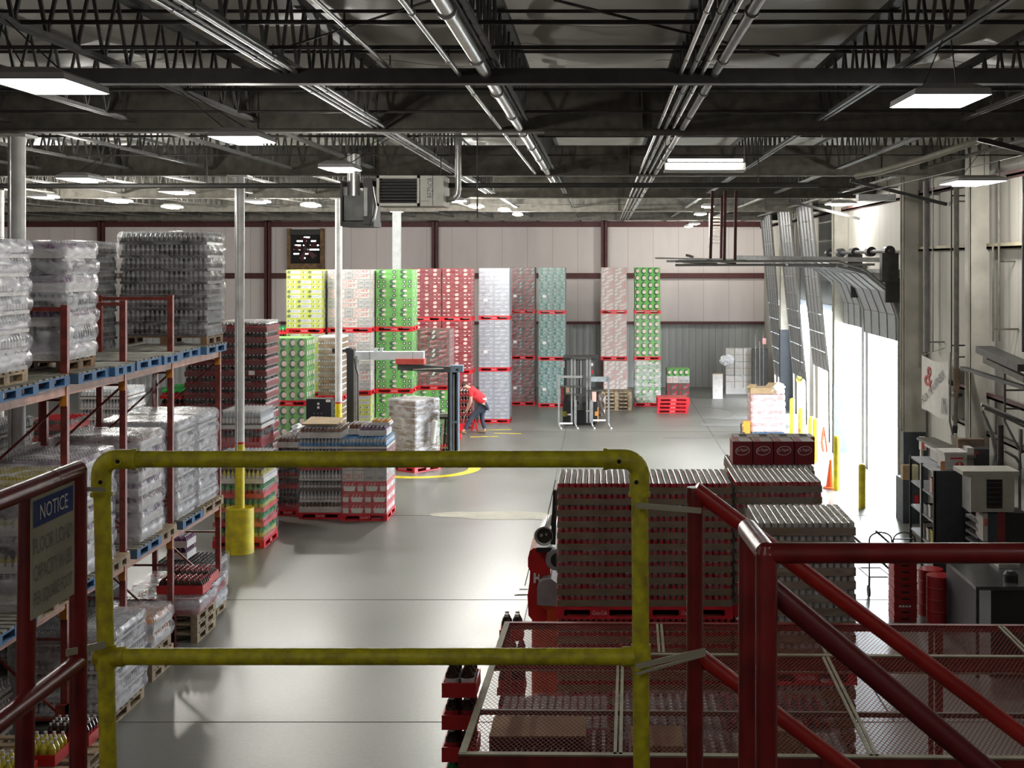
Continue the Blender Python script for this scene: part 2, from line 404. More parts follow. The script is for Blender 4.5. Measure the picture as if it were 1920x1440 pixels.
# conduit rack beside it
k1 = -1.08
run('electrical_conduit', 'bright thin conduit beside the central duct pipe, ends by the third girder', -1.32, .022, M_alu, 7.42, 'conduit', 6, 26)
for j, dx in enumerate((0, .06, .13)):
    run('electrical_conduit', 'conduit in the bundle left of centre, %s from the left' % ORD[j], -2.98 + dx * 1.2, (.018, .014, .02)[j], M_alu if j != 1 else M_grey, 7.44, 'conduit', 6, 34, 'conduits left of centre')
for j, dx in enumerate((0, .07, .15, .24)):
    run('electrical_conduit', 'conduit in the bundle right of centre, %s from the left' % ORD[j], .72 + dx * 1.3, (.018, .022, .018, .04)[j], (M_alu, M_grey, M_alu, M_grey)[j], 7.43, 'conduit', 6, 56, 'conduits right of centre')
run('electrical_conduit', 'single conduit between left and centre bundles', -1.98, .018, M_alu, 7.5, 'conduit', 7, 13)
# big pale pipe at upper right
b = MB()
pp = [P(1930, 232, 19), P(1840, 262, 20.3), P(1740, 296, 21.6), P(1650, 322, 22.8), P(1606, 330, 23.4)]
b.tube(pp, .055, mat('dusty_pipe', (.30, .28, .22), .6, var=.1), 12)
tag(b.build('roof_drain_pipe'), 'thick dusty pale pipe slanting down from the right under the ceiling', 'pipe')
b = MB(); b.cyl((X(1545, 17), 17.15, 7.34), (WX, 17.15, 7.34), .05, M_girder, 10); b.cyl((X(1020, 17), 17.15, 7.35), (WX, 17.15, 7.35), .035, M_girder, 10)
tag(b.build('gas_pipe'), 'pipe strapped along the lower edge of the second girder', 'pipe')
b = MB()
b.cyl(P(1600, 365, 28), P(1920, 290, 20), .008, M_grey, 6)
tag(b.build('lamp_support_wire'), 'thin wire rising to the right beside the dock wall lamps', 'cable')

# hall columns
def column(x_, y_, r, z1, label, bol=None, yel=0, square=False):
    t = thing('round_column' if not square else 'square_column', label, 'column', (x_, y_, 0), group='white hall columns')
    b = MB()
    if square: b.box(-r, r, -r, r, yel, z1, mat('pale_grey_paint', (.36, .38, .38), .5, var=.08))
    else: b.cyl((0, 0, yel), (0, 0, z1), r, M_white, 20)
    b.box(-.2, .2, -.2, .2, z1 - .03, z1, M_white)
    b.build('shaft', t)
    if yel:
        b = MB(); b.cyl((0, 0, 0), (0, 0, yel), r * 1.01, M_ybol, 20); b.cyl((0, 0, yel - .02), (0, 0, yel + .02), r * 1.04, M_pred, 20)
        o = b.build('painted_base', t); o['label'] = 'yellow painted lower section'
    if bol:
        b = MB(); b.cyl((0, 0, 0), (0, 0, bol[1]), bol[0], M_ybol, 28)
        b.tube([(bol[0] * .94 * math.cos(a), bol[0] * .94 * math.sin(a), bol[1]) for a in [i * math.pi / 12 for i in range(25)]], .015, M_ybol, 6)
        b.build('protector_sleeve', t)
    if not square and y_ < 30:
        b = MB(); b.cyl((-r * .3, -r - .02, 1.9), (-r * .3, -r - .02, z1), .018, M_alu, 8); b.build('cable_conduit', t)
    return t
column(X(449.5, 26.1), 26.1, .092, 7.38, 'white round column on a fat yellow protector sleeve beside the aisle', (.272, .87), 2.15)
column(X(635, 35.4), 35.4, .092, 7.38, 'white round column with yellow base behind the mixed pallets', None, 1.95)
column(X(744, 45.0), 45.0, .13, 7.38, 'white square column rising behind the silver and green cartons', None, 0, True)
column(-7.8, 17.75, .112, 7.38, 'thick white round column at left behind the rack stacks')
column(X(-1, 31), 31, .1, 7.38, 'white round column cut by the left picture edge')

# unit heaters
mh = mat('heater_beige', (.42, .41, .36), .5, var=.08)
t = thing('unit_heater', 'beige box unit heater with black louvre opening hanging beside the dark heater', 'heater', (0, 0, 0))
y0 = 22.0; xa, xb, xc, xd = X(706, y0), X(786, y0), X(811, y0), X(831, y0); za, zb = Z(386, y0), Z(329, y0)
b = MB()
b.box(xa, xb, y0, y0 + .1, za, Z(381, y0), mh); b.box(xa, xb, y0, y0 + .1, Z(334, y0), zb, mh); b.box(xa, X(711, y0), y0, y0 + .1, za, zb, mh); b.box(X(782, y0), xb, y0, y0 + .1, za, zb, mh)
b.box(xa, xb, y0 + .3, y0 + .9, za, zb, mh); b.box(xb, xd, y0 + .05, y0 + .9, za, zb, mh); b.box(xc - .005, xc, y0 + .04, y0 + .05, za, zb, M_dark)
cs = b.build('casing', t); b = MB(); b.text('REZNOR', (xb, y0 + .045, za), (1, 0, 0), (0, 0, 1), .225, .14, .33, .1, M_blk, rot=math.pi / 2)
b.text('REZNOR', (xb, y0 + .045, za), (1, 0, 0), (0, 0, 1), .03, .07, .12, .02, M_blk)
b.build('printed_name', cs)
b = MB()
for k in range(8):
    z_ = Z(381, y0) + (Z(334, y0) - Z(381, y0)) * (k + .1) / 8
    b.box(X(711, y0), X(782, y0), y0 + .05, y0 + .09, z_, z_ + .012, M_dark)
b.box(X(711, y0), X(782, y0), y0 + .25, y0 + .3, Z(381, y0), Z(334, y0), M_hole); b.build('louvre', t)
b = MB(); b.tube([(X(846, y0), y0 + .5, Z(378, y0) + a) for a in (0, 0)] and [(xd, y0 + .5, Z(372, y0)), (X(843, y0), y0 + .5, Z(370, y0)), (X(851, y0), y0 + .5, Z(362, y0)), (X(853, y0), y0 + .5, Z(350, y0)), (X(853, y0), y0 + .5, Z(302, y0)), (X(853, y0), y0 + .5, 7.9)], .055, M_alu, 12)
b.build('flue_pipe', t)
b = MB()
for x_ in (xa + .1, xd - .1): b.cyl((x_, y0 + .5, zb), (x_, y0 + .5, 7.5), .01, M_dark, 6)
b.build('hanger_rod', t)
t = thing('unit_heater', 'dark grey unit heater with wide round duct collar, left of the beige heater', 'heater', (0, 0, 0))
mg = mat('heater_grey', (.13, .135, .13), .6, var=.2)
b = MB(); b.box(X(638, y0), X(641.5, y0), y0, y0 + .8, Z(424, y0), Z(338, y0), M_dark); b.box(X(643, y0), X(680, y0), y0 + .1, y0 + .8, Z(413, y0), Z(366, y0), mg)
b.box(X(681, y0), X(698, y0), y0, y0 + .8, Z(420, y0), Z(334, y0), M_dark); b.box(X(641, y0), X(700, y0), y0 + .05, y0 + .8, Z(425, y0), Z(415, y0), M_dark)
b.box(X(683, y0), X(690, y0), y0 - .05, y0, Z(405, y0), Z(352, y0), M_grey)
b.build('casing', t)
b = MB(); b.cyl((X(655, y0), y0 + .4, Z(366, y0)), (X(655, y0), y0 + .4, 7.5), .11, M_alu, 16); b.build('duct_collar', t)
b = MB(); b.tube([P(698, 345, 22), P(704, 380, 22), P(700, 405, 22), P(690, 425, 22)], .012, M_dark, 6); b.tube([P(700, 350, 21.9), P(707, 390, 21.9), P(703, 412, 21.9)], .01, M_alu, 6); b.build('loose_cable', t)
# T-shaped dark rod right of heater
b = MB(); b.cyl(P(895, 302, 22), P(895, 408, 22), .014, M_dark, 6); b.cyl(P(822, 397, 22), P(896, 397, 22), .014, M_dark, 6)
b.cyl(P(895, 302, 22), (X(895, 22), 22, 8.32), .014, M_dark, 6)
tag(b.build('rod_hanger'), 'black T shaped rod hanging right of the beige heater', 'rod')
# exhaust fan in back wall
t = thing('exhaust_fan', 'dark louvred exhaust fan in a wooden frame high on the back wall', 'fan', (0, 0, 0)); yf = YB - .45
b = MB(); b.box(X(538, yf), X(543, yf), yf, yf + .42, Z(505, yf), Z(428, yf), M_woodd); b.box(X(600, yf), X(606, yf), yf, yf + .42, Z(505, yf), Z(428, yf), M_woodd)
b.box(X(543, yf), X(600, yf), yf + .05, yf + .42, Z(505, yf), Z(494, yf), M_woodd); b.box(X(543, yf), X(600, yf), yf + .05, yf + .42, Z(440, yf), Z(430, yf), M_dark)
b.build('frame', t)
rows = {444: [(566, 578)], 451: [(553, 572), (580, 590)], 459: [(549, 561), (565, 571), (578, 595)], 467: [(548, 560), (577, 596)], 475: [(547, 558), (566, 575)], 483: [(558, 570)]}
b = MB(); prevz = 440
for yy, sl in rows.items():      # blades with the gaps the daylight comes through
    b.box(X(543, yf), X(600, yf), yf + .28, yf + .40, Z(yy, yf), Z(prevz, yf), M_hole); px_ = 543
    for a_, c_ in sl: b.box(X(px_, yf), X(a_, yf), yf + .28, yf + .40, Z(yy + 1.6, yf), Z(yy, yf), M_hole); px_ = c_
    b.box(X(px_, yf), X(600, yf), yf + .28, yf + .40, Z(yy + 1.6, yf), Z(yy, yf), M_hole); prevz = yy + 1.6
b.box(X(543, yf), X(600, yf), yf + .28, yf + .40, Z(494, yf), Z(prevz, yf), M_hole)
b.build('shutter_slats', t)
b = MB()
for k in range(5):
    a = k * 2 * math.pi / 5 + .5; c = P(572, 467, yf); c.y = yf + .15
    d = Vector((math.cos(a), .1, math.sin(a))); e = Vector((-math.sin(a), .3, math.cos(a))) * .12
    b.add([c + d * .08 - e * .3, c + d * .52 - e, c + d * .55 + e, c + d * .08 + e * .3, c + d * .08 - e * .3 + Vector((0, .02, 0)), c + d * .52 - e + Vector((0, .02, 0)), c + d * .55 + e + Vector((0, .02, 0)), c + d * .08 + e * .3 + Vector((0, .02, 0))], [(0, 1, 2, 3), (7, 6, 5, 4), (0, 4, 5, 1), (1, 5, 6, 2), (2, 6, 7, 3)], M_maroon)
b.cyl(c - Vector((0, .1, 0)), c + Vector((0, .1, 0)), .1, M_dark, 12); b.build('fan_blades', t)

# ---------------------------------------------------------------- high-bay lamps
me_l = mat('lamp_diffuser', (1, 1, 1), emit=14.0, ecol=(1, .98, .95))
mfx = mat('lamp_housing', (.5, .5, .5), .45, var=.05)
def lamp(px, py, wpx, label, zf=None, L=None, lit=True, power=None, rz=0):
    y_ = zf if zf else 2500 * 1.3 / (HY - py)
    ww = wpx * y_ / F * .86; z_ = Z(py, y_) ; L = L or ww * 1.5
    t = thing('high_bay_lamp', label, 'ceiling lamp', (X(px, y_), y_, z_), rz, group='high bay ceiling lamps')
    hw, hl = ww / 2, L / 2; hh = .07
    b = MB()
    vs = [(-hw, -hl, .0), (hw, -hl, .0), (hw, hl, .0), (-hw, hl, .0), (-hw * .97, -hl, .05), (hw * .97, -hl, .05), (hw * .97, hl, .05), (-hw * .97, hl, .05), (-hw * .6, -hl * .8, hh + .03), (hw * .6, -hl * .8, hh + .03), (hw * .6, hl * .8, hh + .03), (-hw * .6, hl * .8, hh + .03)]
    b.add(vs, [(0, 1, 5, 4), (1, 2, 6, 5), (2, 3, 7, 6), (3, 0, 4, 7), (4, 5, 9, 8), (5, 6, 10, 9), (6, 7, 11, 10), (7, 4, 8, 11), (8, 9, 10, 11)], mfx)
    b.build('housing', t)
    b = MB(); b.box(-hw * .95, hw * .95, -hl * .95, hl * .95, -.004, .004, me_l if lit else mfx); 
    if lit and y_ > 12: b.box(-hw * .5, hw * .5, -hl * .85, hl * .85, -.03, -.004, me_l)
    b.build('diffuser', t)
    jx = min(JX, key=lambda v: abs(v - X(px, y_))) - X(px, y_)
    for sx in (-1, 1): b = MB(); b.cyl((sx * hw * .5, 0, hh), (jx + sx * .03, 0, max(hh + .1, 7.52 - z_)), .006, M_dark, 5); b.build('hanger', t)
    if lit: area((0, 0, -.05), ww * .9, L * .9, (power or 1) * LAMP_W, parent=t)
    return t
LP = [(92, 163, 170, 'large square lamp at far left under the black tube, nearest on the left'), (1760, 190, 162, 'large bright lamp at upper right, nearest of the lamps by the dock wall'),
      (455, 262, 107, 'lamp hanging just above the column with the yellow sleeve'), (638, 317, 75, 'lamp directly above the dark grey heater'),
      (153, 337, 72, 'lamp second up at left, above the tall wrapped rack stacks'), (1823, 343, 106, 'lamp on the dock wall above the vertical pipe'),
      (1576, 383, 56, 'lamp left of the dark hanging post by the dock doors'), (332, 361, 56, 'lamp just under the black sprinkler pipe left of the yellow sleeve column'),
      (82, 370, 44, 'small lamp right of the thick left column'), (223, 378, 42, 'small lamp above the dark maroon wall column at left'),
      (484, 379, 42, 'small lamp right of the yellow sleeve column'), (323, 389, 34, 'tiny low lamp above the big dark wrapped stack'),
      (583, 386, 35, 'tiny lamp above the exhaust fan'), (856, 377, 40, 'lamp tucked right of the heater flue pipe'), (893, 388, 32, 'small lamp beside the black T rod'),
      (946, 395, 27, 'small lamp right of the T rod, second of the far trio'), (971, 403, 22, 'smallest lamp of the far trio right of the T rod'),
      (1327, 388, 26, 'highest of the cluster of lamps behind the hung door frame'), (1313, 402, 26, 'middle lamp of the cluster behind the hung door frame'),
      (1302, 420, 24, 'low right lamp of the cluster behind the hung door frame'), (1291, 425, 18, 'lowest left lamp of the cluster behind the hung door frame')]
for px, py, wp, lb in LP:
    far = py > 395
    y_ = 2500 * (1.3 if py < 350 else 1.6) / (HY - py)
    lamp(px, py, wp, lb, zf=min(y_, 56), power=.3 if y_ < 12 else .9 if y_ < 16 else 1.7 if y_ < 25 else 4.4 if y_ < 34 else 5.8 if px < 1280 else 1.8)
for x_, y_, p_ in ((-1.2, -.6, .25), (2.4, .2, .12), (-4.6, 3.5, .15), (3.6, 6.0, .08)):   # fill lamps added out of frame, over and behind the platform, to light the foreground
    t = lamp(HX, HY - 1, 100, 'added fill lamp outside the view, %s the platform' % {-1.2: 'just behind', 2.4: 'right behind', -4.6: 'left of', 3.6: 'right of'}[x_], zf=3, L=.5, power=p_, rz=0); t.location = (x_, y_, 7.0); t.scale = (4.5, 1.2, 1)
    for k in list(t.children):
        if k.type == 'LIGHT': k.data.shadow_soft_size = .3
# fluorescent batten and unlit one
t = thing('fluorescent_fitting', 'long open fluorescent fitting with one bright tube near the ceiling centre right', 'ceiling lamp'); yy = 19.0
b = MB(); b.box(X(1246, yy), X(1398, yy), yy, yy + .35, Z(321, yy), Z(318, yy), M_white)
b.add([(X(1246, yy), yy, Z(305, yy)), (X(1398, yy), yy, Z(305, yy)), (X(1398, yy), yy - .04, Z(319, yy)), (X(1246, yy), yy - .04, Z(319, yy)), (X(1246, yy), yy + .02, Z(305, yy)), (X(1398, yy), yy + .02, Z(305, yy)), (X(1398, yy), yy - .02, Z(319, yy)), (X(1246, yy), yy - .02, Z(319, yy))], [(3, 2, 1, 0), (4, 5, 6, 7)], mat('reflector_grey', (.38, .38, .35), .5, var=.05))
b.build('reflector', t); b = MB(); b.cyl((X(1252, yy), yy - .05, Z(301, yy)), (X(1392, yy), yy - .05, Z(301, yy)), .019, me_l, 10); b.build('tube', t)
b = MB()
for px in (1248, 1396): b.cyl((X(px, yy), yy, Z(305, yy)), (X(px, yy), yy, 7.5), .006, M_dark, 5)
b.build('hanger', t); area((X(1320, yy), yy - .12, Z(301, yy)), 1.0, .06, 6, (math.radians(0), 0, 0), parent=None, name='tube_light')
t = thing('fluorescent_fitting', 'unlit grey fluorescent fitting between two lamps beside the dock wall', 'ceiling lamp'); yy = 27
b = MB(); b.box(X(1610, yy), X(1680, yy), yy, yy + .3, Z(376, yy), Z(364, yy), M_grey); b.build('reflector', t)
b = MB()
for px in (1620, 1670): b.cyl((X(px, yy), yy + .1, Z(364, yy)), (X(px - 8, yy), yy + .1, 7.5), .006, M_dark, 5)
b.build('hanger', t)
# ---------------------------------------------------------------- pallets
def red_pallet_mesh(w, d):
    b = MB(); h = .14
    b.box(-w/2, w/2, -d/2, d/2, h - .035, h, M_pred); 
    for y0, y1 in ((-d/2, -d/2 + .12), (-.06, .06), (d/2 - .12, d/2)):
        b.box(-w/2, w/2, y0, y1, 0, .025, M_pred)
        for x0, x1 in ((-w/2, -w/2 + .09), (-.11, .11), (w/2 - .09, w/2)): b.box(x0, x1, y0, y1, .025, h - .035, M_pred)
    for x0, x1 in ((-w/2, -w/2 + .09), (w/2 - .09, w/2)): b.box(x0, x1, -d/2 + .1, d/2 - .1, 0, .02, M_pred)
    for sx in (-1, 1):   # rounded hand-hole corners
        for xx in (-w/2 + .09, -.11 - .03, .11, w/2 - .12): b.box(xx, xx + .03, -d/2, -d/2 + .1, .025, .04, M_pred)
    b.text('Coca-Cola', (0, -d/2 - .002, 0), (1, 0, 0), (0, 0, 1), -.08, .05, .16, .045, M_ink, shear=.3)
    b.text('Coca-Cola', (w/2 + .002, 0, 0), (0, 1, 0), (0, 0, 1), -.08, .05, .16, .045, M_ink, shear=.3)
    return b.mesh('plastic_pallet')
_rp = {}
PN = [0]
def red_pallet(x, y, z, w, d, label, rz=0, group='red plastic pallets'):
    k = (round(w, 2), round(d, 2))
    if k not in _rp: _rp[k] = red_pallet_mesh(*k)
    o = link('plastic_pallet', _rp[k], None, (x, y, z), rz); return tag(o, label, 'pallet', group)
_wp = {}
def wood_pallet(x, y, z, label, w=1.2, d=1.0, m=None, mt=None, rz=0, group='wooden pallets', simple=False):
    m = m or M_wood; mt = mt or m; k = (w, d, m.name, mt.name, simple)
    t = thing('wooden_pallet', label, 'pallet', (x, y, z), rz, group)
    if k not in _wp:
        _wp[k] = []
        def part(n, bb): _wp[k].append((n, bb.mesh(n)))
        nb = 7
        if simple:
            bb = MB()
            for i in range(nb): xx = -w/2 + (w - .1) * i / (nb - 1); bb.box(xx, xx + .1, -d/2, d/2, .118, .138, mt)
            part('top_deck', bb); bb = MB()
            for yy in (-d/2, -.05, d/2 - .1):
                bb.box(-w/2, w/2, yy, yy + .1, .098, .118, m); bb.box(-w/2, w/2, yy, yy + .1, 0, .018, m)
                for xx in (-w/2, -.07, w/2 - .14): bb.box(xx, xx + .14, yy, yy + .1, .018, .098, m)
            part('base_frame', bb)
        else:
            for i in range(nb):
                yy = -d/2 + (d - .1) * i / (nb - 1); bb = MB(); j = R.uniform(-.006, .006); bb.box(-w/2 + j, w/2 + j, yy, yy + .1, .118, .138, mt); part('deck_board', bb)
            for xx in (-w/2, -.05, w/2 - .1):
                bb = MB(); bb.box(xx, xx + .1, -d/2, d/2, .096, .118, m); part('stringer_board', bb)
                bb = MB(); bb.box(xx, xx + .1, -d/2, d/2, 0, .018, m); part('bottom_board', bb)
                for yy in (-d/2, -.07, d/2 - .14): bb = MB(); bb.box(xx, xx + .1, yy, yy + .14, .018, .096, m); part('block', bb)
    for n, me in _wp[k]: link(n, me, t)
    return t

# ---------------------------------------------------------------- packed goods: one layer of a load as one mesh
def cm(n, c, r=.35, **k): return mat(n, c, r, var=.06, **k)
C_red = cm('can_red', (.42, .012, .02), .25); C_lid = mat('can_lid', (.6, .58, .56), .28, .6, var=.05); C_sil = mat('can_silver', (.5, .49, .47), .3, .5, var=.05)
C_cola = cm('cola_bottle', (.03, .012, .008), .15); C_green = cm('green_bottle', (.02, .22, .05), .15); C_yel = cm('yellow_bottle', (.45, .38, .03), .2)
C_org = cm('orange_bottle', (.65, .26, .02), .2); C_clear = cm('clear_bottle', (.33, .36, .38), .12); C_blue = cm('blue_label', (.05, .25, .55), .3)
C_wht = cm('white_label', (.62, .6, .6), .4); C_pur = cm('purple_label', (.12, .03, .12), .3); C_brn = cm('brown_bottle', (.14, .055, .03), .2)
C_crate = mat('crate_red', (.55, .02, .02), .4, var=.1); C_tray = mat('white_tray', (.58, .56, .54), .6, var=.05); C_drk = cm('dark_goods', (.045, .04, .038), .25)
C_gry = cm('grey_goods', (.17, .165, .16), .22); C_rlab = cm('red_label', (.4, .02, .03), .3)
def bprof(r, h, body, lab, cap):
    return [(r * .8, 0), (r, .03 * h), (r, .25 * h), (r, .55 * h), (r * .95, .66 * h), (r * .4, .88 * h), (r * .4, .9 * h), (r * .4, h)], [body, body, lab, body, body, cap, cap]
def cprof(r, h, body, lid):
    return [(r * .85, 0), (r, .06 * h), (r, .9 * h), (r * .82, .985 * h), (r * .78, .985 * h), (r * .74, .95 * h)], [body, body, lid, lid, lid]
KIND = {   # pitch, item, (tray height share, tray material, lip)
    'redcan': (.066, lambda h: cprof(.031, h, C_red, C_lid), (.56, M_cardd)),
    'silvercan': (.066, lambda h: cprof(.031, h, C_sil, C_lid), (.6, M_cardd)),
    'cola': (.075, lambda h: bprof(.036, h, C_cola, C_rlab, C_wht), (.22, M_cardd)),
    'colacrate': (.09, lambda h: bprof(.04, h, C_cola, C_rlab, C_wht), (.45, cm('crate_maroon', (.13, .02, .02)))),
    'water': (.075, lambda h: bprof(.036, h, C_clear, C_wht, C_wht), (.2, C_tray)),
    'waterblue': (.075, lambda h: bprof(.036, h, C_clear, C_blue, C_blue), (.2, C_tray)),
    'grey': (.075, lambda h: bprof(.036, h, C_gry, C_drk, C_clear), (.2, C_drk)),
    'darkcase': (.075, lambda h: bprof(.036, h, C_gry, C_wht, C_drk), (.35, cm('case_dark', (.08, .07, .065)))),
    'whitecase': (.08, lambda h: bprof(.038, h, C_pur, C_wht, C_wht), (.55, C_tray)),
    'browncase': (.08, lambda h: bprof(.038, h, C_brn, C_wht, C_wht), (.5, C_tray)),
    'yellow': (.08, lambda h: bprof(.038, h, C_yel, C_wht, C_yel), (.35, C_tray)),
    'orange': (.085, lambda h: bprof(.04, h, C_org, C_wht, C_wht), (.4, C_tray)),
    'green': (.1, lambda h: bprof(.048, h, C_green, C_rlab, C_green), (.3, C_crate)),
    'greenlabel': (.1, lambda h: bprof(.048, h, C_green, C_yel, C_red), (.3, C_crate)),
    'redlabel': (.08, lambda h: bprof(.038, h, C_cola, C_rlab, C_red), (.3, C_rlab)),
    'trays': (.066, lambda h: cprof(.031, h, C_wht, C_wht), (.7, M_woodd)),
}
_lay = {}
def row_layer(kind, w, d, h, full):
    k = (kind, round(w, 2), round(d, 2), round(h, 3), full)
    if k in _lay: return _lay[k]
    pitch, item, (ts, tm) = KIND[kind]; prof, mm = item(h * .97)
    b = MB(); nx = max(2, int(w / pitch)); ny = max(2, int(d / pitch)); px = w / nx; py = d / ny
    for i in range(nx):
        for j in range(ny):
            if not full and 0 < i < nx - 1 and 0 < j: continue
            b.lathe(-w/2 + (i + .5) * px, -d/2 + (j + .5) * py, .004, prof, mm, 8 if full or pitch > .07 else 7)
    e = .004; t = h * ts
    b.box(-w/2 - e, w/2 + e, -d/2 - e, -d/2 + e, 0, t, tm); b.box(-w/2 - e, w/2 + e, d/2 - e, d/2 + e, 0, t, tm)
    b.box(-w/2 - e, -w/2 + e, -d/2, d/2, 0, t, tm); b.box(w/2 - e, w/2 + e, -d/2, d/2, 0, t, tm)
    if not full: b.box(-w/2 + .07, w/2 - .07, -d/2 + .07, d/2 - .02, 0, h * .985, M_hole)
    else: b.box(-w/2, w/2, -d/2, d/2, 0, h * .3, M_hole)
    _lay[k] = b.mesh('case_layer'); return _lay[k]

K_green = cm('carton_green', (.12, .38, .07), .45); K_dgreen = cm('carton_dark_green', (.01, .08, .03), .45); K_pink = cm('carton_pinkish', (.72, .52, .42), .5)
K_sil = cm('carton_silver', (.42, .41, .39), .35); K_sil2 = cm('carton_light_silver', (.58, .57, .54), .35); K_redt = cm('carton_red_print', (.45, .03, .05), .45)
K_yel = cm('carton_lime', (.44, .48, .07), .45); K_lg = cm('carton_light_grey', (.45, .46, .49), .35); K_leaf = cm('carton_leaf', (.09, .13, .03), .45)
K_drp = cm('carton_crimson', (.21, .010, .018), .4); K_cream = cm('carton_cream', (.66, .55, .5), .5); K_mar = cm('carton_black_maroon', (.10, .045, .04), .4)
K_mred = cm('carton_stripe_red', (.32, .02, .03), .4); K_gd = cm('carton_ice_grey', (.30, .32, .37), .3); K_gd2 = cm('carton_slate', (.26, .28, .33), .35)
K_brn = cm('carton_dark_brown', (.09, .06, .05), .35); K_teal = cm('carton_teal_grey', (.16, .25, .24), .35); K_teal2 = cm('carton_teal_light', (.30, .40, .38), .35); K_teal3 = cm('carton_teal_deep', (.03, .14, .10), .35)
K_pb = cm('carton_pinkish_grey', (.42, .33, .31), .35); K_pb2 = cm('carton_rosy', (.5, .22, .2), .35)
BASE = dict(ginger=K_green, dietcola=K_sil, lime=K_yel, crimson=K_drp, zero=K_mar, ice=K_gd, brown=K_brn, teal=K_teal, rosy=K_pb, redcola=cm('carton_red', (.50, .025, .03), .4), dietwide=K_sil)
def art(b, kind, o, u, v, x0, x1, z0, z1, par, long):
    """print on one carton face; u, v in-plane axes"""
    cx = (x0 + x1) / 2; cz = (z0 + z1) / 2; W = x1 - x0; Hh = z1 - z0
    O = Vector(o); U = Vector(u); V = Vector(v); N = U.cross(V)
    def at(k): return O + N * (.0012 * k)
    if kind == 'ginger' or kind == 'gingerwide':
        if long:
            b.oval(at(1), u, v, cx - W * .1, cz, min(W * .38, Hh * .72), Hh * .48, K_dgreen, 12); b.oval(at(2), u, v, cx + W * .02, cz + Hh * .03, min(Hh * .45, W * .27), Hh * .27, K_cream, 12)
            b.oval(at(3), u, v, cx, cz - Hh * .02, Hh * .22, Hh * .1, K_pink, 8)
        else:
            b.oval(at(1), u, v, cx, cz, min(W * .42, Hh * .4), Hh * .4, K_dgreen, 10); b.oval(at(2), u, v, cx, cz, Hh * .17, Hh * .2, K_cream, 8)
    elif kind in ('dietcola', 'dietwide'):
        if long:
            b.decal(at(1), u, v, [(x0 + W * .06, z0 + Hh * .1), (x1 - W * .06, z0 + Hh * .1), (x1 - W * .06, z1 - Hh * .06), (x0 + W * .06, z1 - Hh * .06)], K_sil2)
            b.text('COKE', at(2), u, v, x0 + W * .1, z0 + Hh * .14, W * .8, Hh * .52, K_redt, .25, .12)
            b.text('diet', at(2), u, v, x0 + W * .1, z0 + Hh * .68, W * .22, Hh * .2, K_redt, .25, .12)
        else:
            for k in range(2): b.oval(at(1), u, v, cx, z0 + Hh * (.3 + .4 * k), W * .36, Hh * .14, K_lg if k else K_gd2, 8)
    elif kind == 'lime':
        if long:
            b.decal(at(1), u, v, [(x0 + W * .25, z0 + Hh * .2), (x1 - W * .05, z0 + Hh * .15), (x1 - W * .05, z1 - Hh * .15), (x0 + W * .25, z1 - Hh * .2)], K_lg)
            b.oval(at(2), u, v, x0 + W * .16, cz, W * .13, Hh * .35, K_leaf, 8, .4); b.text('Fresca', at(3), u, v, x0 + W * .3, z0 + Hh * .3, W * .5, Hh * .4, K_gd2, .2, .06)
        else:
            b.oval(at(1), u, v, cx, cz, W * .3, Hh * .3, K_lg, 8); b.oval(at(2), u, v, cx - W * .15, cz, W * .1, Hh * .3, K_leaf, 6, -.5)
    elif kind == 'crimson':
        if long: b.oval(at(1), u, v, cx, cz, Hh * .5, Hh * .36, K_cream, 12, .1); b.text('Dr', at(2), u, v, cx - Hh * .3, cz - Hh * .1, Hh * .6, Hh * .28, K_drp)
        else: b.oval(at(1), u, v, cx, cz, W * .3, Hh * .13, K_cream, 8)
        b.oval(at(1), u, v, x0 + W * .1, z1 - Hh * .15, .006, .006, K_cream, 6)
    elif kind in ('zero', 'rosy', 'brown'):
        A, B = {'zero': (K_mred, K_ink2), 'rosy': (K_sil2, K_pb2), 'brown': (K_mred, K_gd2)}[kind]
        if long:
            b.decal(at(1), u, v, [(x0 + W * .05, z0 + Hh * .1), (x0 + W * .4, z0 + Hh * .02), (x1 - W * .05, z1 - Hh * .35), (x1 - W * .2, z1 - Hh * .02)], A)
            b.text('Zero' if kind == 'zero' else 'Coke', at(2), u, v, x0 + W * .2, z0 + Hh * .22, W * .55, Hh * .34, B, .3, .22)
        else:
            b.decal(at(1), u, v, [(x0 + W * .1, z0 + Hh * .15), (x0 + W * .5, z0 + Hh * .1), (x1 - W * .1, z1 - Hh * .2), (x0 + W * .5, z1 - Hh * .1)], B if par else A)
    elif kind == 'ice':
        b.decal(at(1), u, v, [(x0 + W * .06, z0 + Hh * .12), (x1 - W * .5, z0 + Hh * .12), (x1 - W * .3, z0 + Hh * .5), (x0 + W * .06, z0 + Hh * .4)], K_lg)
        b.decal(at(1), u, v, [(x0 + W * .3, z0 + Hh * .55), (x1 - W * .06, z0 + Hh * .6), (x1 - W * .1, z1 - Hh * .1), (x0 + W * .4, z1 - Hh * .1)], K_gd2)
    elif kind == 'teal':
        b.oval(at(1), u, v, cx - W * .1, cz, min(W * .4, Hh * .6), Hh * .42, K_teal3, 10); b.oval(at(2), u, v, cx + W * .1, cz + Hh * .1, min(W * .3, Hh * .35), Hh * .2, K_teal2, 8, .5)
    elif kind == 'redcola':
        b.decal(at(1), u, v, [(x0 + W * .15, z0 + Hh * .1), (x1 - W * .15, z0 + Hh * .1), (x1 - W * .06, z0 + Hh * .55), (x0 + W * .06, z0 + Hh * .55)], K_ink2)
        for q in range(3): b.decal(at(1), u, v, [(x0 + W * (.15 + .25 * q), z0 + Hh * .55), (x0 + W * (.2 + .25 * q), z0 + Hh * .55), (x0 + W * (.32 + .22 * q), z0 + Hh * .85), (x0 + W * (.28 + .22 * q), z0 + Hh * .85)], K_ink2)
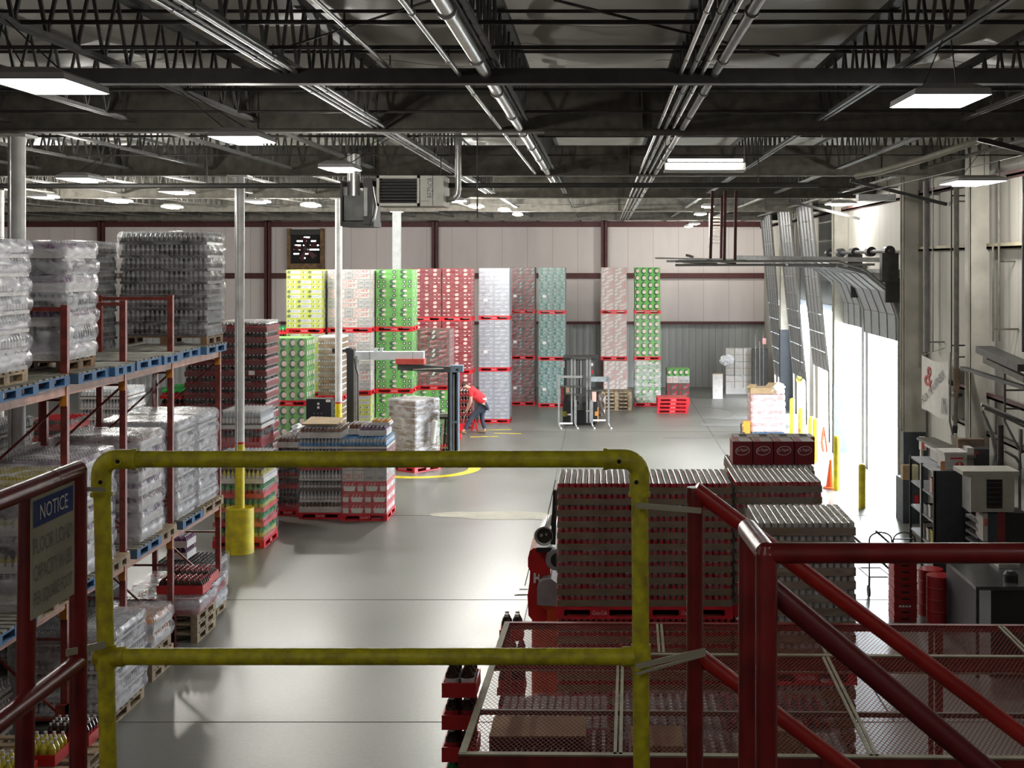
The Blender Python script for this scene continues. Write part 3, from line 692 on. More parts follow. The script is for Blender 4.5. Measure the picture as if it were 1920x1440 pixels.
K_ink2 = cm('carton_white_print', (.68, .66, .64), .45)
def carton_layer(kind, w, d, h, par, cells=None):
    k = (kind, round(w, 2), round(d, 2), round(h, 3), par)
    if k in _lay: return _lay[k]
    b = MB(); m = BASE['ginger' if kind == 'gingerwide' else kind]
    g = .003; b.box(-w/2 + g, w/2 - g, -d/2 + g, d/2 - g, g, h, m)
    lay = [(.0, .415, 1), (.415, .585, 0), (.585, 1, 1)] if par else [(0, .145, 0), (.145, .29, 0), (.29, .71, 1), (.71, .855, 0), (.855, 1, 0)]
    if kind == 'gingerwide': lay = [(0, .23, 1), (.23, .5, 1), (.5, .73, 1), (.73, 1, 1)]
    if kind in ('teal', 'rosy', 'brown', 'ice', 'redcola', 'dietwide'): lay = [(0, .33, 1), (.33, .5, 0), (.5, .83, 1), (.83, 1, 0)] if par else [(0, .17, 0), (.17, .5, 1), (.5, .67, 0), (.67, 1, 1)]
    if kind == 'dietwide': lay = [(0, .25, 1), (.25, .5, 1), (.5, .75, 0), (.75, 1, 0)]
    for (o, u, L) in (((-w/2, -d/2, 0), (1, 0, 0), w), ((w/2, -d/2, 0), (0, 1, 0), d), ((-w/2, d/2, 0), (0, -1, 0), d)):
        N = Vector(u).cross(Vector((0, 0, 1))); o = Vector(o) - N * g * .5
        for a, c, lg in lay:
            art(b, kind, o, u, (0, 0, 1), a * L + .004, c * L - .004, .004, h - .002, par, lg)
            if a > 0: b.decal(o + N * .001, u, (0, 0, 1), [(a * L - .002, 0), (a * L + .002, 0), (a * L + .002, h), (a * L - .002, h)], M_hole)
    b.box(-w/2 + .006, w/2 - .006, -d/2 + .006, d/2 - .006, 0, .006, M_hole)
    _lay[k] = b.mesh('carton_layer'); return _lay[k]

def wrap_mesh(w, d, h, lh, bulge, m, top=True, seed=0):
    rr = random.Random(seed); b = MB(); nu = 10; nv = max(6, int(h / .05)); ring = []
    def pt(u, z, r):
        c = .02 + r
        x0, x1, y0, y1 = -w/2 - c, w/2 + c, -d/2 - c, d/2 + c
        s = u * 4
        if s < 1: return (x0 + (x1 - x0) * s, y0)
        if s < 2: return (x1, y0 + (y1 - y0) * (s - 1))
        if s < 3: return (x1 - (x1 - x0) * (s - 2), y1)
        return (x0, y1 - (y1 - y0) * (s - 3))
    N = nu * 4; vs = []
    ph = [rr.uniform(0, 6) for _ in range(4)]
    for j in range(nv + 1):
        z = h * j / nv
        for i in range(N):
            t = (z / lh) % 1
            r = bulge * (math.sin(math.pi * t) ** .5 - .5) + .3 * bulge * math.sin(i * 1.9 + ph[0] + int(z / lh) * 2.1) + rr.uniform(-1, 1) * .003
            x, y = pt(i / N, z, r); vs.append((x, y, z))
    fs = [(j * N + i, j * N + (i + 1) % N, (j + 1) * N + (i + 1) % N, (j + 1) * N + i) for j in range(nv) for i in range(N)]
    b.add(vs, fs, m, True)
    if top:
        gx = []; n = 8
        for j in range(n + 1):
            for i in range(n + 1): gx.append((-w/2 - .015 + (w + .03) * i / n, -d/2 - .015 + (d + .03) * j / n, h + .008 + rr.uniform(0, .012)))
        b.add(gx, [(j * (n + 1) + i, j * (n + 1) + i + 1, (j + 1) * (n + 1) + i + 1, (j + 1) * (n + 1) + i) for j in range(n) for i in range(n)], m, True)
    return b.mesh('stretch_wrap')
SEED = [0]
def load(kinds, x, y, z, w, d, n, lh, label, wrap=None, bulge=.006, rz=0, cat='pallet load', full_top=True, jit=.0, wtop=False, sheet=None, group=None, name='wrapped_pallet_load'):
    """x, y = centre of the load; z = its underside"""
    SEED[0] += 1; rr = random.Random(SEED[0])
    t = thing(name, label, cat, (x, y, z), rz, group)
    if isinstance(kinds, str): kinds = [kinds]
    for i in range(n):
        kd = kinds[i] if len(kinds) == n else kinds[i % len(kinds)]
        if kd in KIND: me = row_layer(kd, w, d, lh, full_top and i == n - 1)
        else: me = carton_layer(kd, w, d, lh, (i // 2) % 2 if kd not in ('gingerwide',) else 0)
        o = link('case_layer' if kd in KIND else 'carton_layer', me, t, (rr.uniform(-jit, jit), rr.uniform(-jit, jit), i * lh))
    if wrap: link('stretch_wrap', wrap_mesh(w, d, n * lh, lh * (1 if lh > .16 else 2), bulge, wrap, wtop, SEED[0]), t)
    if sheet:
        b = MB(); sx, sz = sheet; b.box(sx - .07, sx + .07, -d/2 - .035, -d/2 - .03, sz, sz + .1, M_ink); b.build('label_sheet', t)
    return t
def stack(kinds, pxl, pxr, yf, z, n, lh, label, plabel=None, d=1.2, pal='red', **k):
    """load on a pallet with front face between two picture columns at depth yf"""
    xa, xb = X(pxl, yf), X(pxr, yf); w_ = xb - xa; xc = (xa + xb) / 2
    if pal == 'red': red_pallet(xc, yf + d / 2, z, w_ + .03, d + .02, plabel or ('red pallet under ' + label), group='red plastic pallets'); z += .142
    elif pal == 'wood': wood_pallet(xc, yf + d / 2, z, plabel or ('wooden pallet under ' + label), round(w_ + .04, 2), round(d, 2), simple=yf > 25); z += .139
    elif pal == 'brown': wood_pallet(xc, yf + d / 2, z, plabel or ('brown wooden pallet under the ' + label), round(w_ + .04, 2), round(d, 2), M_woodd, simple=yf > 25); z += .139
    return load(kinds, xc, yf + d / 2, z, w_, d, n, lh, label, **k)

T = 1.82; LH = .1395
# far carton stacks ------------------------------------------------
for i, q_ in enumerate(('bottom', 'middle', 'top')): stack('lime', 537, 604, 38.2, T * i, 12, LH, 'lime and silver cartons at the left end of the carton row, %s tier' % q_, 'red pallet under the %s tier of the left lime cartons' % q_, d=1.1, wrap=W_clear)
stack('dietwide', 645, 703, 38.6, T * 1, 12, LH, 'silver cartons, upper middle, seen right of the nearer white post', d=1.1) if False else None
for k, nm in ((1, 'middle'), (2, 'top')):
    pass
ST = [  # kinds, left px, right px, depth, [tier labels bottom to top], wrap, d
    ('dietcola', 614, 695, 38.6, ['lime', 'dietcola', 'dietcola'], W_clear, 1.1, 'silver cartons with red letters'),
    ('ginger', 705, 773, 39.2, ['ginger', 'ginger', 'ginger'], W_clear, 1.1, 'green ginger ale cartons'),
    ('crimson', 773, 827, 46.0, ['crimson', 'crimson', 'crimson'], W_clear, 1.1, 'crimson cartons with pale ovals, left column'),
    ('crimson', 829, 884, 46.0, ['crimson', 'crimson', 'crimson'], W_clear, 1.1, 'crimson cartons with pale ovals, right column'),
    ('ice', 898, 955, 47.0, ['ice', 'ice', 'ice'], W_thin, 1.1, 'icy grey cartons behind the worker'),
    ('brown', 957, 1003, 52.8, ['brown', 'brown', 'brown'], W_thin, 1.1, 'dark brown wrapped cartons'),
    ('teal', 1010, 1060, 52.2, ['teal', 'teal', 'teal'], W_thin, 1.1, 'teal grey wrapped cartons'),
    ('rosy', 1127, 1175, 52.4, [None, 'rosy', 'rosy'], W_thin, 1.1, 'rosy grey wrapped cartons right of the forklift'),
    ('gingerwide', 1190, 1238, 52.4, ['gingerwide', 'gingerwide', 'gingerwide'], W_thin, 1.1, 'pale green cartons right of the wooden pallets'),
]
lev = ['bottom', 'middle', 'top']
for kd, a, c, yf, ks, wr, dd, lb in ST:
    for i, kk in enumerate(ks):
        if kk is None: continue
        nm = lb if kk == kd else 'lime cartons half hidden under the silver cartons with red letters'
        hh = LH if kd != 'gingerwide' else .1395 * 12 / 6
        stack(kk, a, c, yf, T * i, 12 if kd != 'gingerwide' else 6, hh, '%s, %s tier' % (nm, lev[i]), 'red pallet under the %s tier of %s' % (lev[i], lb), d=dd, wrap=wr if kd != 'gingerwide' else (W_thick, W_med, None)[i],
              sheet=(-.3, .5) if kd in ('ice', 'brown', 'teal') else None, jit=.004, bulge=.004)
# rosy third tier, shorter, standing on wooden pallets
stack('rosy', 1132, 1176, 51.9, .72, 6, .183, 'short rosy grey wrapped cartons on top of the stacked wooden pallets', pal=None, d=.9, wrap=W_med)
for i in range(5):
    wood_pallet(X(1156, 51), 51 + .5, i * .142, 'bare wooden pallet, %s from the floor in the pile right of the forklift' % ORD[i], 1.15, 1.0, simple=True, rz=.03 * (i % 2), group='wooden pallet pile right of the forklift')
# two tier stacks nearer
for i in range(2):
    stack('gingerwide', 508, 575, 35.8, T * i, 6, .279, 'green ginger ale carton stack nearest the left, %s tier' % ('lower', 'upper')[i], d=1.0, wrap=W_thin, bulge=.004)
stack('ginger', 783, 843, 40.2, 0, 12, LH, 'green cartons under the black and maroon carton stack', d=1.1, wrap=W_clear)
stack('zero', 783, 843, 40.2, T, 12, LH, 'black and maroon cartons with white lettering, upper tier', d=1.1, wrap=W_thin)
for i in range(2):
    stack('trays', 597, 642, 37.2, T * i, 10, .165, 'narrow brown and white tray stack behind the nearer post, %s tier' % ('lower', 'upper')[i], d=.9, wrap=W_med)
stack(['green', 'cola', 'green'], 521, 560, 41, 3.0, 3, .23, 'small green and dark bottle bundle left of the lime cartons', pal=None, d=.9)
stack('cola', 521, 560, 41, 0, 13, .23, 'dark bottle cases hidden behind the green ginger ale stack', pal=None, d=.9)
# small stack with white and green cases and pile of red pallets near back right
for i in range(4):
    red_pallet(X(1262, 50), 50 + .6, .142 * i, 1.16, 1.15, 'empty red pallet, %s from the floor in the short pile by the back wall' % ORD[i], rz=.05 * (i - 1.5) * .5, group='empty red pallet pile near the back wall')
t = stack(['brown', 'brown', 'dietwide', 'gingerwide'], 1250, 1293, 53, .3, 4, .28, 'small leftover bundle with green cartons on top, behind the empty red pallets', pal=None, d=.8)
red_pallet(X(1271, 53), 53.4, 0, .95, .85, 'red pallet under the small leftover bundle by the back wall'); red_pallet(X(1271, 53), 53.4, .142, .95, .85, 'second red pallet under the small leftover bundle by the back wall')

# mid floor mixed pallets ------------------------------------------
y_ = 26.5
stack(['greenlabel', 'green', 'greenlabel', 'green', 'yellow', 'cola'], 400, 494, y_, 0, 6, .285, 'colourful load of green, yellow and cola bottles behind the fat yellow sleeve', d=1.1, wrap=W_med, bulge=.02)
stack(['redlabel', 'cola', 'redlabel', 'grey', 'redlabel', 'water'], 415, 490, 28.3, 0, 6, .4, 'pink and red film wrapped drinks load left of the mixed pallets', d=1.1, wrap=W_med, bulge=.02)
stack(['redlabel', 'grey', 'redlabel', 'cola', 'grey', 'redlabel', 'browncase'], 519, 560, 29.9, 0, 7, .23, 'dark mixed bottle load squeezed left of the pale mixed pallet', d=1.1, wrap=W_thin, bulge=.02)
stack(['browncase', 'water', 'darkcase', 'water', 'redlabel', 'grey', 'waterblue', 'browncase'], 561, 640, 29.5, 0, 8, .235, 'mixed drinks load with cardboard sheet on top', d=1.1, wrap=W_thin, bulge=.02)
b = MB(); xx = X(568, 29.6); b.add([(X(566, 29.6), 29.6, 2.06), (X(632, 29.6), 29.6, 2.06), (X(642, 30.3), 30.5, 2.1), (X(580, 30.3), 30.5, 2.12), (X(566, 29.6), 29.6, 2.09), (X(632, 29.6), 29.6, 2.09), (X(642, 30.3), 30.5, 2.13), (X(580, 30.3), 30.5, 2.15)], [(3, 2, 1, 0), (4, 5, 6, 7), (0, 1, 5, 4), (1, 2, 6, 5), (2, 3, 7, 6), (3, 0, 4, 7)], M_card)
tag(b.build('cardboard_sheet'), 'loose cardboard and film sheet lying on the mixed drinks load', 'sheet')
stack(['redcola', 'redcola', 'redcola', 'dietwide', 'dietwide', 'zero', 'waterblue'], 641, 725, 29.3, 0, 7, .24, 'red cartons below silver red lettered cartons, right end of mixed row', d=1.15, wrap=W_thin, bulge=.006)
load(['whitecase'], X(700, 29.6), 29.9, 1.83, .6, .7, 1, .22, 'loose white and purple case on the right end of the mixed row', wrap=W_med, name='drinks_case', cat='case')
load(['orange'], X(712, 29.6), 29.9, 2.055, .42, .5, 1, .12, 'small case with orange bottles topmost on the red and silver load', name='drinks_case', cat='case')
load(['browncase'], X(668, 29.6), 30.1, 1.83, .42, .6, 1, .24, 'brown case topmost left on the red and silver load', name='drinks_case', cat='case')
# heap of crumpled film between
def crumple(name, label, c, r, m, cat='film', seed=1):
    rr = random.Random(seed); bm = bmesh.new(); bmesh.ops.create_icosphere(bm, subdivisions=3, radius=1)
    b = MB(); vs = []
    for v in bm.verts:
        q = v.co; k = 1 + rr.uniform(-.16, .16) + .15 * math.sin(q.x * 7 + seed) * math.cos(q.z * 9); vs.append((c[0] + q.x * r[0] * k, c[1] + q.y * r[1] * k, c[2] + q.z * r[2] * k))
    b.add(vs, [tuple(v.index for v in f.verts) for f in bm.faces], m); bm.free()
    return tag(b.build(name), label, cat)
M_film = mat('crumpled_film', (.75, .76, .8), .3, var=.1, bump=.3)
crumple('crumpled_film', 'crumpled white film heap beside the dark mixed bottle load', (X(552, 29.6), 30.2, 1.86), (.22, .25, .16), M_film)

# near stacks on the right -----------------------------------------
CH = .1275
for i, (a, c) in enumerate(((1045, 1204), (1211, 1372))):
    s = ('left', 'right')[i]
    stack('redcan', a, c, 15.1, 0, 11, .137, 'lower red can load, %s half of the big can block' % s, d=1.0, full_top=False)
    stack('redcan', a, c, 15.1, 1.65, 11, CH, 'upper red topped cans, %s half of the big can block' % s, d=1.0, wrap=W_clear, bulge=.004, wtop=False)
stack('redcan', 1378, 1530, 15.1, 0, 11, .137, 'lower can load right of the big can block', d=1.0, full_top=False)
stack('redcan', 1378, 1541, 15.2, 1.65, 11, CH, 'upper can load just right of the big can block', d=1.0, wrap=W_thin, bulge=.01)
stack('silvercan', 1420, 1604, 12.75, 0, 11, .137, 'lower load of silver cans in brown trays nearest the mesh cage', d=.95, full_top=False)
stack('silvercan', 1420, 1604, 12.75, 1.65, 11, .1285, 'upper load of silver cans in brown trays, front right', d=.95, wrap=W_thin, bulge=.012)
stack('silvercan', 1372, 1527, 17.2, 0, 20, .1455, 'tall can load carrying the four crimson cartons', d=1.1, full_top=True)
for i in range(4):
    a = 1374 + i * 39; t = thing('soda_carton', 'crimson soda carton with white oval lettering, %s from left on the tall can load' % ORD[i], 'carton', (X(a + 19, 17.3), 17.55, 3.056), 0, 'crimson soda cartons on the can load')
    b = MB(); ww = 37 * 17.3 / F; b.box(-ww/2, ww/2, -.2, .2, 0, .30, K_drp, cm('carton_top_grey', (.28, .25, .22), .3)); b.box(-ww/2 + .02, -ww/2 + .1, -.15, .15, .3, .303, K_drp)
    b.build('carton', t)
    b = MB(); b.oval((0, -.2015, 0), (1, 0, 0), (0, 0, 1), 0, .18, .095, .06, K_ink2, 18, .12); b.oval((0, -.203, 0), (1, 0, 0), (0, 0, 1), 0, .18, .086, .052, K_drp, 18, .12)
    b.text('Dr Pepper', (0, -.205, 0), (1, 0, 0), (0, 0, 1), -.078, .15, .155, .055, K_ink2, .3, .1); b.build('printed_logo', t)
    if i == 0:
        pass
for i in range(4):
    a = 1376 + i * 38; t = thing('soda_carton', 'crimson soda carton in the row behind, %s from left on the tall can load' % ORD[i], 'carton', (X(a + 19, 17.8), 17.97, 3.056), 0, 'crimson soda cartons on the can load')
    b = MB(); b.box(-.13, .13, -.19, .19, 0, .30, K_drp, MATS['carton_top_grey']); b.build('carton', t); b = MB(); b.box(-.05, .05, -.1, .1, .3, .303, M_hole); b.build('hand_hole', t)

def crate(x, y, z, label, nx=4, ny=2, bm=C_cola, cap=C_wht, w=.44, d=.3, rz=0, group=None, h=.12, bh=.235, lab=C_rlab, mcr=None, short=None):
    short = short or label
    t = thing('bottle_crate', label, 'crate', (x, y, z), rz, group); mcr = mcr or C_crate
    b = MB(); e = .012
    b.box(-w/2, w/2, -d/2, d/2, 0, .015, mcr)
    for a in ((-w/2, w/2, -d/2, -d/2 + e), (-w/2, w/2, d/2 - e, d/2), (-w/2, -w/2 + e, -d/2 + e, d/2 - e), (w/2 - e, w/2, -d/2 + e, d/2 - e)): b.box(*a, .015, h, mcr)
    for i in range(1, nx): b.box(-w/2 + w * i / nx - .003, -w/2 + w * i / nx + .003, -d/2 + e, d/2 - e, .015, h * .6, mcr)
    b.build('crate_shell', t)
    k = ('btl', bm.name, cap.name, round(w / nx, 3), bh)
    if k not in _lay:
        bb = MB(); pr, mm = bprof(min(w / nx, d / ny) * .44, bh, bm, lab, cap); bb.lathe(0, 0, 0, pr, mm, 10); _lay[k] = bb.mesh('soda_bottle')
    for i in range(nx):
        for j in range(ny):
            p = Matrix.Rotation(rz, 3, 'Z') @ Vector((-w/2 + e + (w - 2 * e) * (i + .5) / nx, -d/2 + e + (d - 2 * e) * (j + .5) / ny, .016))
            o = link('soda_bottle', _lay[k], None, Vector((x, y, z)) + p)
            tag(o, 'bottle %s across and %s back in the %s' % (ORD[i], ORD[j], short), 'bottle', 'bottles in the ' + short)
    return t
# ---------------------------------------------------------------- pallet rack at left
XF, XR = -6.4, -7.45; RZ = [12.2, 15.87, 17.8, 19.75, 22.2]; ZU, ZLo = 4.23, 1.70
def rackframe(y_, top, label):
    t = thing('rack_upright', label, 'rack', (0, y_, 0), group='rack upright frames')
    for x_ in (XF, XR):
        b = MB(); b.box(x_ - .04, x_ + .04, -.035, .035, 0, top, M_rackred); b.box(x_ - .09, x_ + .09, -.08, .08, 0, .012, M_rackred); b.build('post', t)
    b = MB()
    b.bar((XF, 0, top - .05), (XR, 0, top - .05), .04, .05, M_rackred); b.build('top_bar', t); b = MB(); b.bar((XF, 0, .25), (XR, 0, .25), .03, .03, M_rackred)
    zz = .25; k = 0
    while zz < ZU - 1.0:
        a, c = (XF, XR) if k % 2 == 0 else (XR, XF); b.bar((a, 0, zz), (c, 0, zz + .95), .028, .028, M_rackred); zz += .95; k += 1
        b.bar((XF, 0, zz), (XR, 0, zz), .028, .028, M_rackred)
    b.build('brace_lattice', t)
    if y_ > 15:
        b = MB(); b.box(XF - .07, XF + .07, -.12, -.05, 0, .45, M_rackred); b.box(XF + .05, XF + .07, -.12, .05, 0, .45, M_rackred); b.build('post_protector', t)
    for zz in (ZU, ZLo): b = MB(); b.box(XF - .045, XF + .045, -.06, -.034, zz - .25, zz - .02, mat('beam_clip_orange', (.6, .22, .02), .5)); b.build('beam_clip', t)
for y_, tp, nm in zip(RZ, (5.2, 5.18, 5.18, 5.2, 4.26), ('rack upright hidden behind the platform railing', 'rack upright standing just left of the yellow gate, guard above the deck', 'rack upright next after the near one, low red guard', 'rack upright before the end one, tall red guard in front of the big dark load', 'end rack upright at the aisle, nearest the yellow sleeve column')):
    rackframe(y_, tp, nm)
for z_, lv in ((ZU, 'upper'), (ZLo, 'lower')):
    for x_, sd in ((XF, 'aisle side'), (XR, 'back side')):
        for y0, y1, i in zip(RZ, RZ[1:], range(4)):
            b = MB(); b.box(x_ - .03, x_ + .03, y0 + .036, y1 - .036, z_ - .12, z_, M_rackbeam if x_ == XF else M_rackred); b.box(x_ + .005, x_ + .035, y0 + .036, y1 - .036, z_ - .1, z_ - .09, M_rackbeam if x_ == XF else M_rackred)
            o = b.build('rack_beam'); tag(o, '%s rack beam, %s, %s bay from the railing' % (lv, sd, ORD[i]), 'rack beam', 'rack beams')
# second rack row behind
for y_, nm in ((14.5, 'near'), (17.6, 'middle'), (20.8, 'far')):
    t = thing('rack_upright', 'dark rack upright in the row behind, %s one' % nm, 'rack', (0, y_, 0), group='rack uprights in the back row')
    for x_ in (-8.75, -9.8): b = MB(); b.box(x_ - .04, x_ + .04, -.035, .035, 0, 5.0, M_rackred); b.build('post', t)
for z_ in (4.1, 1.7, 2.9):
    b = MB(); b.box(-8.78, -8.72, 12, 22, z_ - .12, z_, M_maroon); tag(b.build('rack_beam'), 'dark rack beam in the row behind at %s height' % {4.1: 'upper', 1.7: 'lower', 2.9: 'middle'}[z_], 'rack beam', 'rack beams in the back row')
# empty blue pallets as decking
def rp(y_, z_, label, m=M_blue, mt=M_bluetop, w=1.2, d=1.0, dx=0, rz=0, group=None):
    return wood_pallet(-6.87 + dx, y_, z_, label, w, d, m, mt, rz, group or 'blue pallets laid on the rack')
YS = ((13.2, 1.0), (14.25, 1.0), (15.3, 1.0), (16.45, 1.0), (17.34, .72), (18.4, 1.0), (19.28, .72), (20.36, 1.0), (21.5, 1.1))
for i, (y_, dd) in enumerate(YS):
    dx = (-.02, .03, -.05, .0, .06, .02, .05, -.02, .05)[i]; rp(y_, ZU, 'blue pallet on the upper beams, %s from the near end' % ORD[i], dx=dx, d=dd)
for i, (y_, dd) in enumerate(YS):
    m1, m2 = [(M_wood, M_wood), (M_blue, M_bluetop)][i % 2]
    rp(y_, ZLo, '%s pallet on the lower beams, %s from the near end' % (('pale', 'blue')[i % 2], ORD[i]), m1, m2, dx=.02 * (i % 2), d=dd, group='pallets on the lower rack beams')
# upper loads
def rload(kinds, y0, y1, zb, n, lh, label, xr=-6.2, w=1.2, wrap=W_thick, bulge=.03, pal=None, **k):
    if pal: wood_pallet(xr - w / 2, (y0 + y1) / 2, zb - .139, ('pallet under the ') + label, w, round(y1 - y0, 2), pal, group='pallets under rack loads')
    return load(kinds, xr - w / 2, (y0 + y1) / 2, zb, w, y1 - y0, n, lh, label, wrap=wrap, bulge=bulge, wtop=True, jit=.012, **k)
ZT = ZU + .139 + .139
rload('water', 13.75, 14.8, ZT, 7, .205, 'tall white wrapped load on the upper rack at the left picture edge', xr=-6.38, pal=M_wood)
rload(['whitecase', 'grey'], 15.97, 16.95, ZT, 7, .205, 'tall striped wrapped load on the upper rack, second from left edge', xr=-6.45, pal=M_woodd)
rload('grey', 21.15, 22.05, ZT, 8, .208, 'biggest dark bottle load at the far end of the upper rack', xr=-6.28, w=1.38, wrap=W_med, pal=M_woodd)
load('grey', -8.42, 20.8, 4.24, 1.25, 1.2, 8, .22, 'dark wrapped load in the back rack row behind the tall guards', wrap=W_med, bulge=.02, wtop=True)
ZM = ZLo + .139
for a_, b_, kk, lb_, n_ in ((14.7, 15.7, ['yellow', 'grey'], 'yellow bottle load on the lower beams at the left picture edge', 7), (16.1, 17.3, ['whitecase'], 'whitish wrapped load on the lower beams behind the left gate post', 7), (18.3, 19.25, ['browncase', 'whitecase'], 'white and brown banded load on the lower beams', 7), (19.87, 20.75, ['water'], 'wrapped white load on the lower beams, second from rack end', 7), (20.9, 21.95, ['water'], 'wrapped white load on the lower beams at the rack end', 7)):
    rload(kk, a_, b_, ZM, n_, .208, lb_, xr=-6.36)
# floor level
rload('water', 16.3, 17.45, .14, 6, .17, 'glossy film wrapped clear bottle load on the floor beside the aisle', xr=-6.0, pal=M_wood)
rload('orange', 18.1, 18.9, .425, 2, .22, 'small load with orange bottles on stacked pallets', xr=-6.12, w=.9, pal=M_wood)
FG = 'pallets on the floor by the rack'
for k, q_ in enumerate(('lowest', 'second')):
    wood_pallet(-6.6, 18.5, .142 * k, q_ + ' wooden pallet under the small orange bottle load', 1.0, .9, group=FG)
    wood_pallet(-6.65, 20.38, .142 * k, q_ + ' wooden pallet under the low red labelled load', 1.2, .95, group=FG)
rload('redlabel', 19.9, 20.85, .425, 1, .22, 'low film wrapped load of red labelled bottles on stacked pallets', xr=-6.05, pal=M_wood)
rload(['water', 'redlabel'], 21.05, 21.95, .142, 2, .22, 'low white film load at the rack end foot', xr=-6.2, pal=M_wood)
for i, (y_, x_, z_) in enumerate(((20.4, -6.4, .66), (21.3, -6.55, .60))):
    crate(x_, y_, z_, 'red crate of small bottles, %s on the low loads by the rack end' % ('nearer one' if i == 0 else 'farther one'), 8, 5, C_cola, C_rlab, .7, .45, h=.13, bh=.2, short='%s crate by the rack end' % ('near', 'far')[i])
load('darkcase', -7.12, 23.1, .142, 1.0, .9, 2, .22, 'grey case pile just past the rack end', wrap=W_med); wood_pallet(-7.12, 23.1, 0, 'wooden pallet under the grey case pile past the rack end', 1.0, .9)
load('whitecase', -7.3, 23.1, .59, .35, .5, 2, .2, 'small white cases on top of the grey case pile', name='drinks_case', cat='case')
for i, y_ in enumerate((14.6, 16.2, 19.0, 21.0)):
    load('water', -8.15, y_, .142, .95, .95, 5, .2, 'clear bottle load deep under the rack, %s from the railing' % ORD[i], wrap=W_med, wtop=True); wood_pallet(-8.15, y_, 0, 'wooden pallet deep under the rack, %s from the railing' % ORD[i], .95, .95)
for i, y_ in enumerate((16.0, 18.6, 20.0)):
    load('water', -9.3, y_, 1.71, 1.0, 1.1, 5, .2, 'wrapped load on the back rack lower beams, %s from the railing' % ORD[i], wrap=W_med, wtop=True)
    load('water', -9.3, y_, 2.91, 1.0, 1.1, 2, .2, 'flat load on the back rack middle beams, %s from the railing' % ORD[i], wrap=W_med, wtop=True)
crate(-6.25, 13.95, .284, 'front red crate with yellow bottles at bottom left', 5, 4, C_yel, C_wht, .5, .42, lab=C_yel, short='front yellow bottle crate')
crate(-6.12, 14.5, .284, 'rear red crate with yellow bottles at bottom left', 5, 4, C_yel, C_wht, .5, .42, lab=C_yel, short='rear yellow bottle crate')
crate(-5.98, 15.05, .284, 'red crate with dark bottles beyond the yellow ones at bottom left', 6, 4, C_cola, C_wht, .5, .36, short='dark bottle crate at bottom left')
wood_pallet(-6.25, 14.5, .142, 'top pallet under the yellow bottle crates', 1.3, 1.5, group='pallets bottom left'); wood_pallet(-6.25, 14.5, 0, 'bottom pallet under the yellow bottle crates', 1.3, 1.5, group='pallets bottom left')
load('water', -7.3, 15.2, .0, .7, 1.0, 4, .2, 'clear bottle load left of the yellow bottle crates', wrap=W_med, wtop=True)
# torn film hanging from upper deck
b = MB(); rr = random.Random(5)
for (pts, r0) in (([(262, 672), (268, 700), (262, 730), (258, 760), (262, 785)], .03), ([(276, 672), (280, 700), (276, 740), (270, 770), (264, 790)], .05), ([(284, 674), (288, 705), (290, 740), (294, 780)], .025), ([(256, 680), (252, 715), (247, 745), (243, 775)], .012), ([(290, 700), (297, 730), (292, 745)], .012)):
    p3 = [P(px, py, 19.1) + Vector((rr.uniform(-.03, .03), rr.uniform(-.05, .05), 0)) for px, py in pts]
    b.tube(p3, [r0 * (1 - .12 * i) for i in range(len(p3))], W_med, 6)
tag(b.build('torn_film'), 'torn clear film strips dangling from the upper rack beam', 'film')
# dark crate stacks behind rack (left of the aisle column)
for i, (a, c, yf, n, lb, kk) in enumerate(((413, 500, 31.2, 16, 'tall dark maroon crate stack behind the column with the yellow sleeve', 'colacrate'), (346, 408, 31.2, 13, 'dark maroon crate stack seen through the rack end', 'colacrate'), (300, 340, 31.2, 10, 'crate stack topped by green bottles, under the rack beam', 'colacrate'))):
    ks = [kk] * n
    if i == 2: ks[-1] = 'green'; ks[5] = 'green'
    stack(ks, a, c, yf, 0, n, .26, lb, d=1.2, wrap=W_clear if i < 2 else None, bulge=.01, wtop=False, sheet=(.2, 2.9) if i == 0 else None)
stack('redlabel', 60, 130, 30, 0, 8, .25, 'red labelled load far left behind the thick column', d=1.2, wrap=W_thin)
stack('water', 150, 240, 32, 0, 10, .25, 'pale bottle load behind the middle of the rack', d=1.2, wrap=W_thin)
# ---------------------------------------------------------------- stretch wrapping machine
ym = 36.2
t = thing('stretch_wrapper', 'rotary arm stretch wrapping machine with blue grey arm, silver boom and dark control cabinet', 'machine', (0, 0, 0))
M_bg = mat('arm_blue_grey', (.16, .22, .28), .45, .2, var=.08); M_sb = mat('boom_silver', (.62, .66, .70), .35, .3, var=.05)
b = MB(); b.box(X(650, ym), X(663, ym), ym, ym + .35, 0, Z(655, ym), M_blk); b.box(X(663, ym), X(669, ym), ym, ym + .3, 0, Z(668, ym), M_grey); b.box(X(640, ym), X(690, ym), ym - .3, ym + .8, 0, .08, M_blk); b.build('mast', t)
b = MB(); b.box(X(654, ym), X(793, ym), ym + .05, ym + .4, Z(675, ym), Z(660, ym), M_sb); b.box(X(622, ym), X(655, ym), ym + .1, ym + .16, Z(660, ym), Z(656, ym), M_blk); b.box(X(622, ym), X(630, ym), ym + .05, ym + .2, Z(662, ym), Z(654, ym), M_blk); b.box(X(648, ym), X(657, ym), ym + .02, ym + .2, Z(663, ym), Z(653, ym), M_blk)
for px in (692, 773): b.box(X(px, ym), X(px, ym) + .012, ym + .045, ym + .05, Z(675, ym), Z(658, ym), M_grey)
b.box(X(700, ym), X(706, ym), ym + .1, ym + .2, Z(660, ym), Z(653, ym), M_sb); b.box(X(711, ym), X(716, ym), ym + .1, ym + .2, Z(660, ym), Z(653, ym), M_sb)
b.build('boom', t)
b = MB(); b.box(X(742, ym), X(795, ym), ym - .02, ym + .42, Z(683, ym), Z(673, ym), mat('cover_red', (.5, .07, .05), .5)); b.build('drive_cover', t)
b = MB(); ya = ym + .1
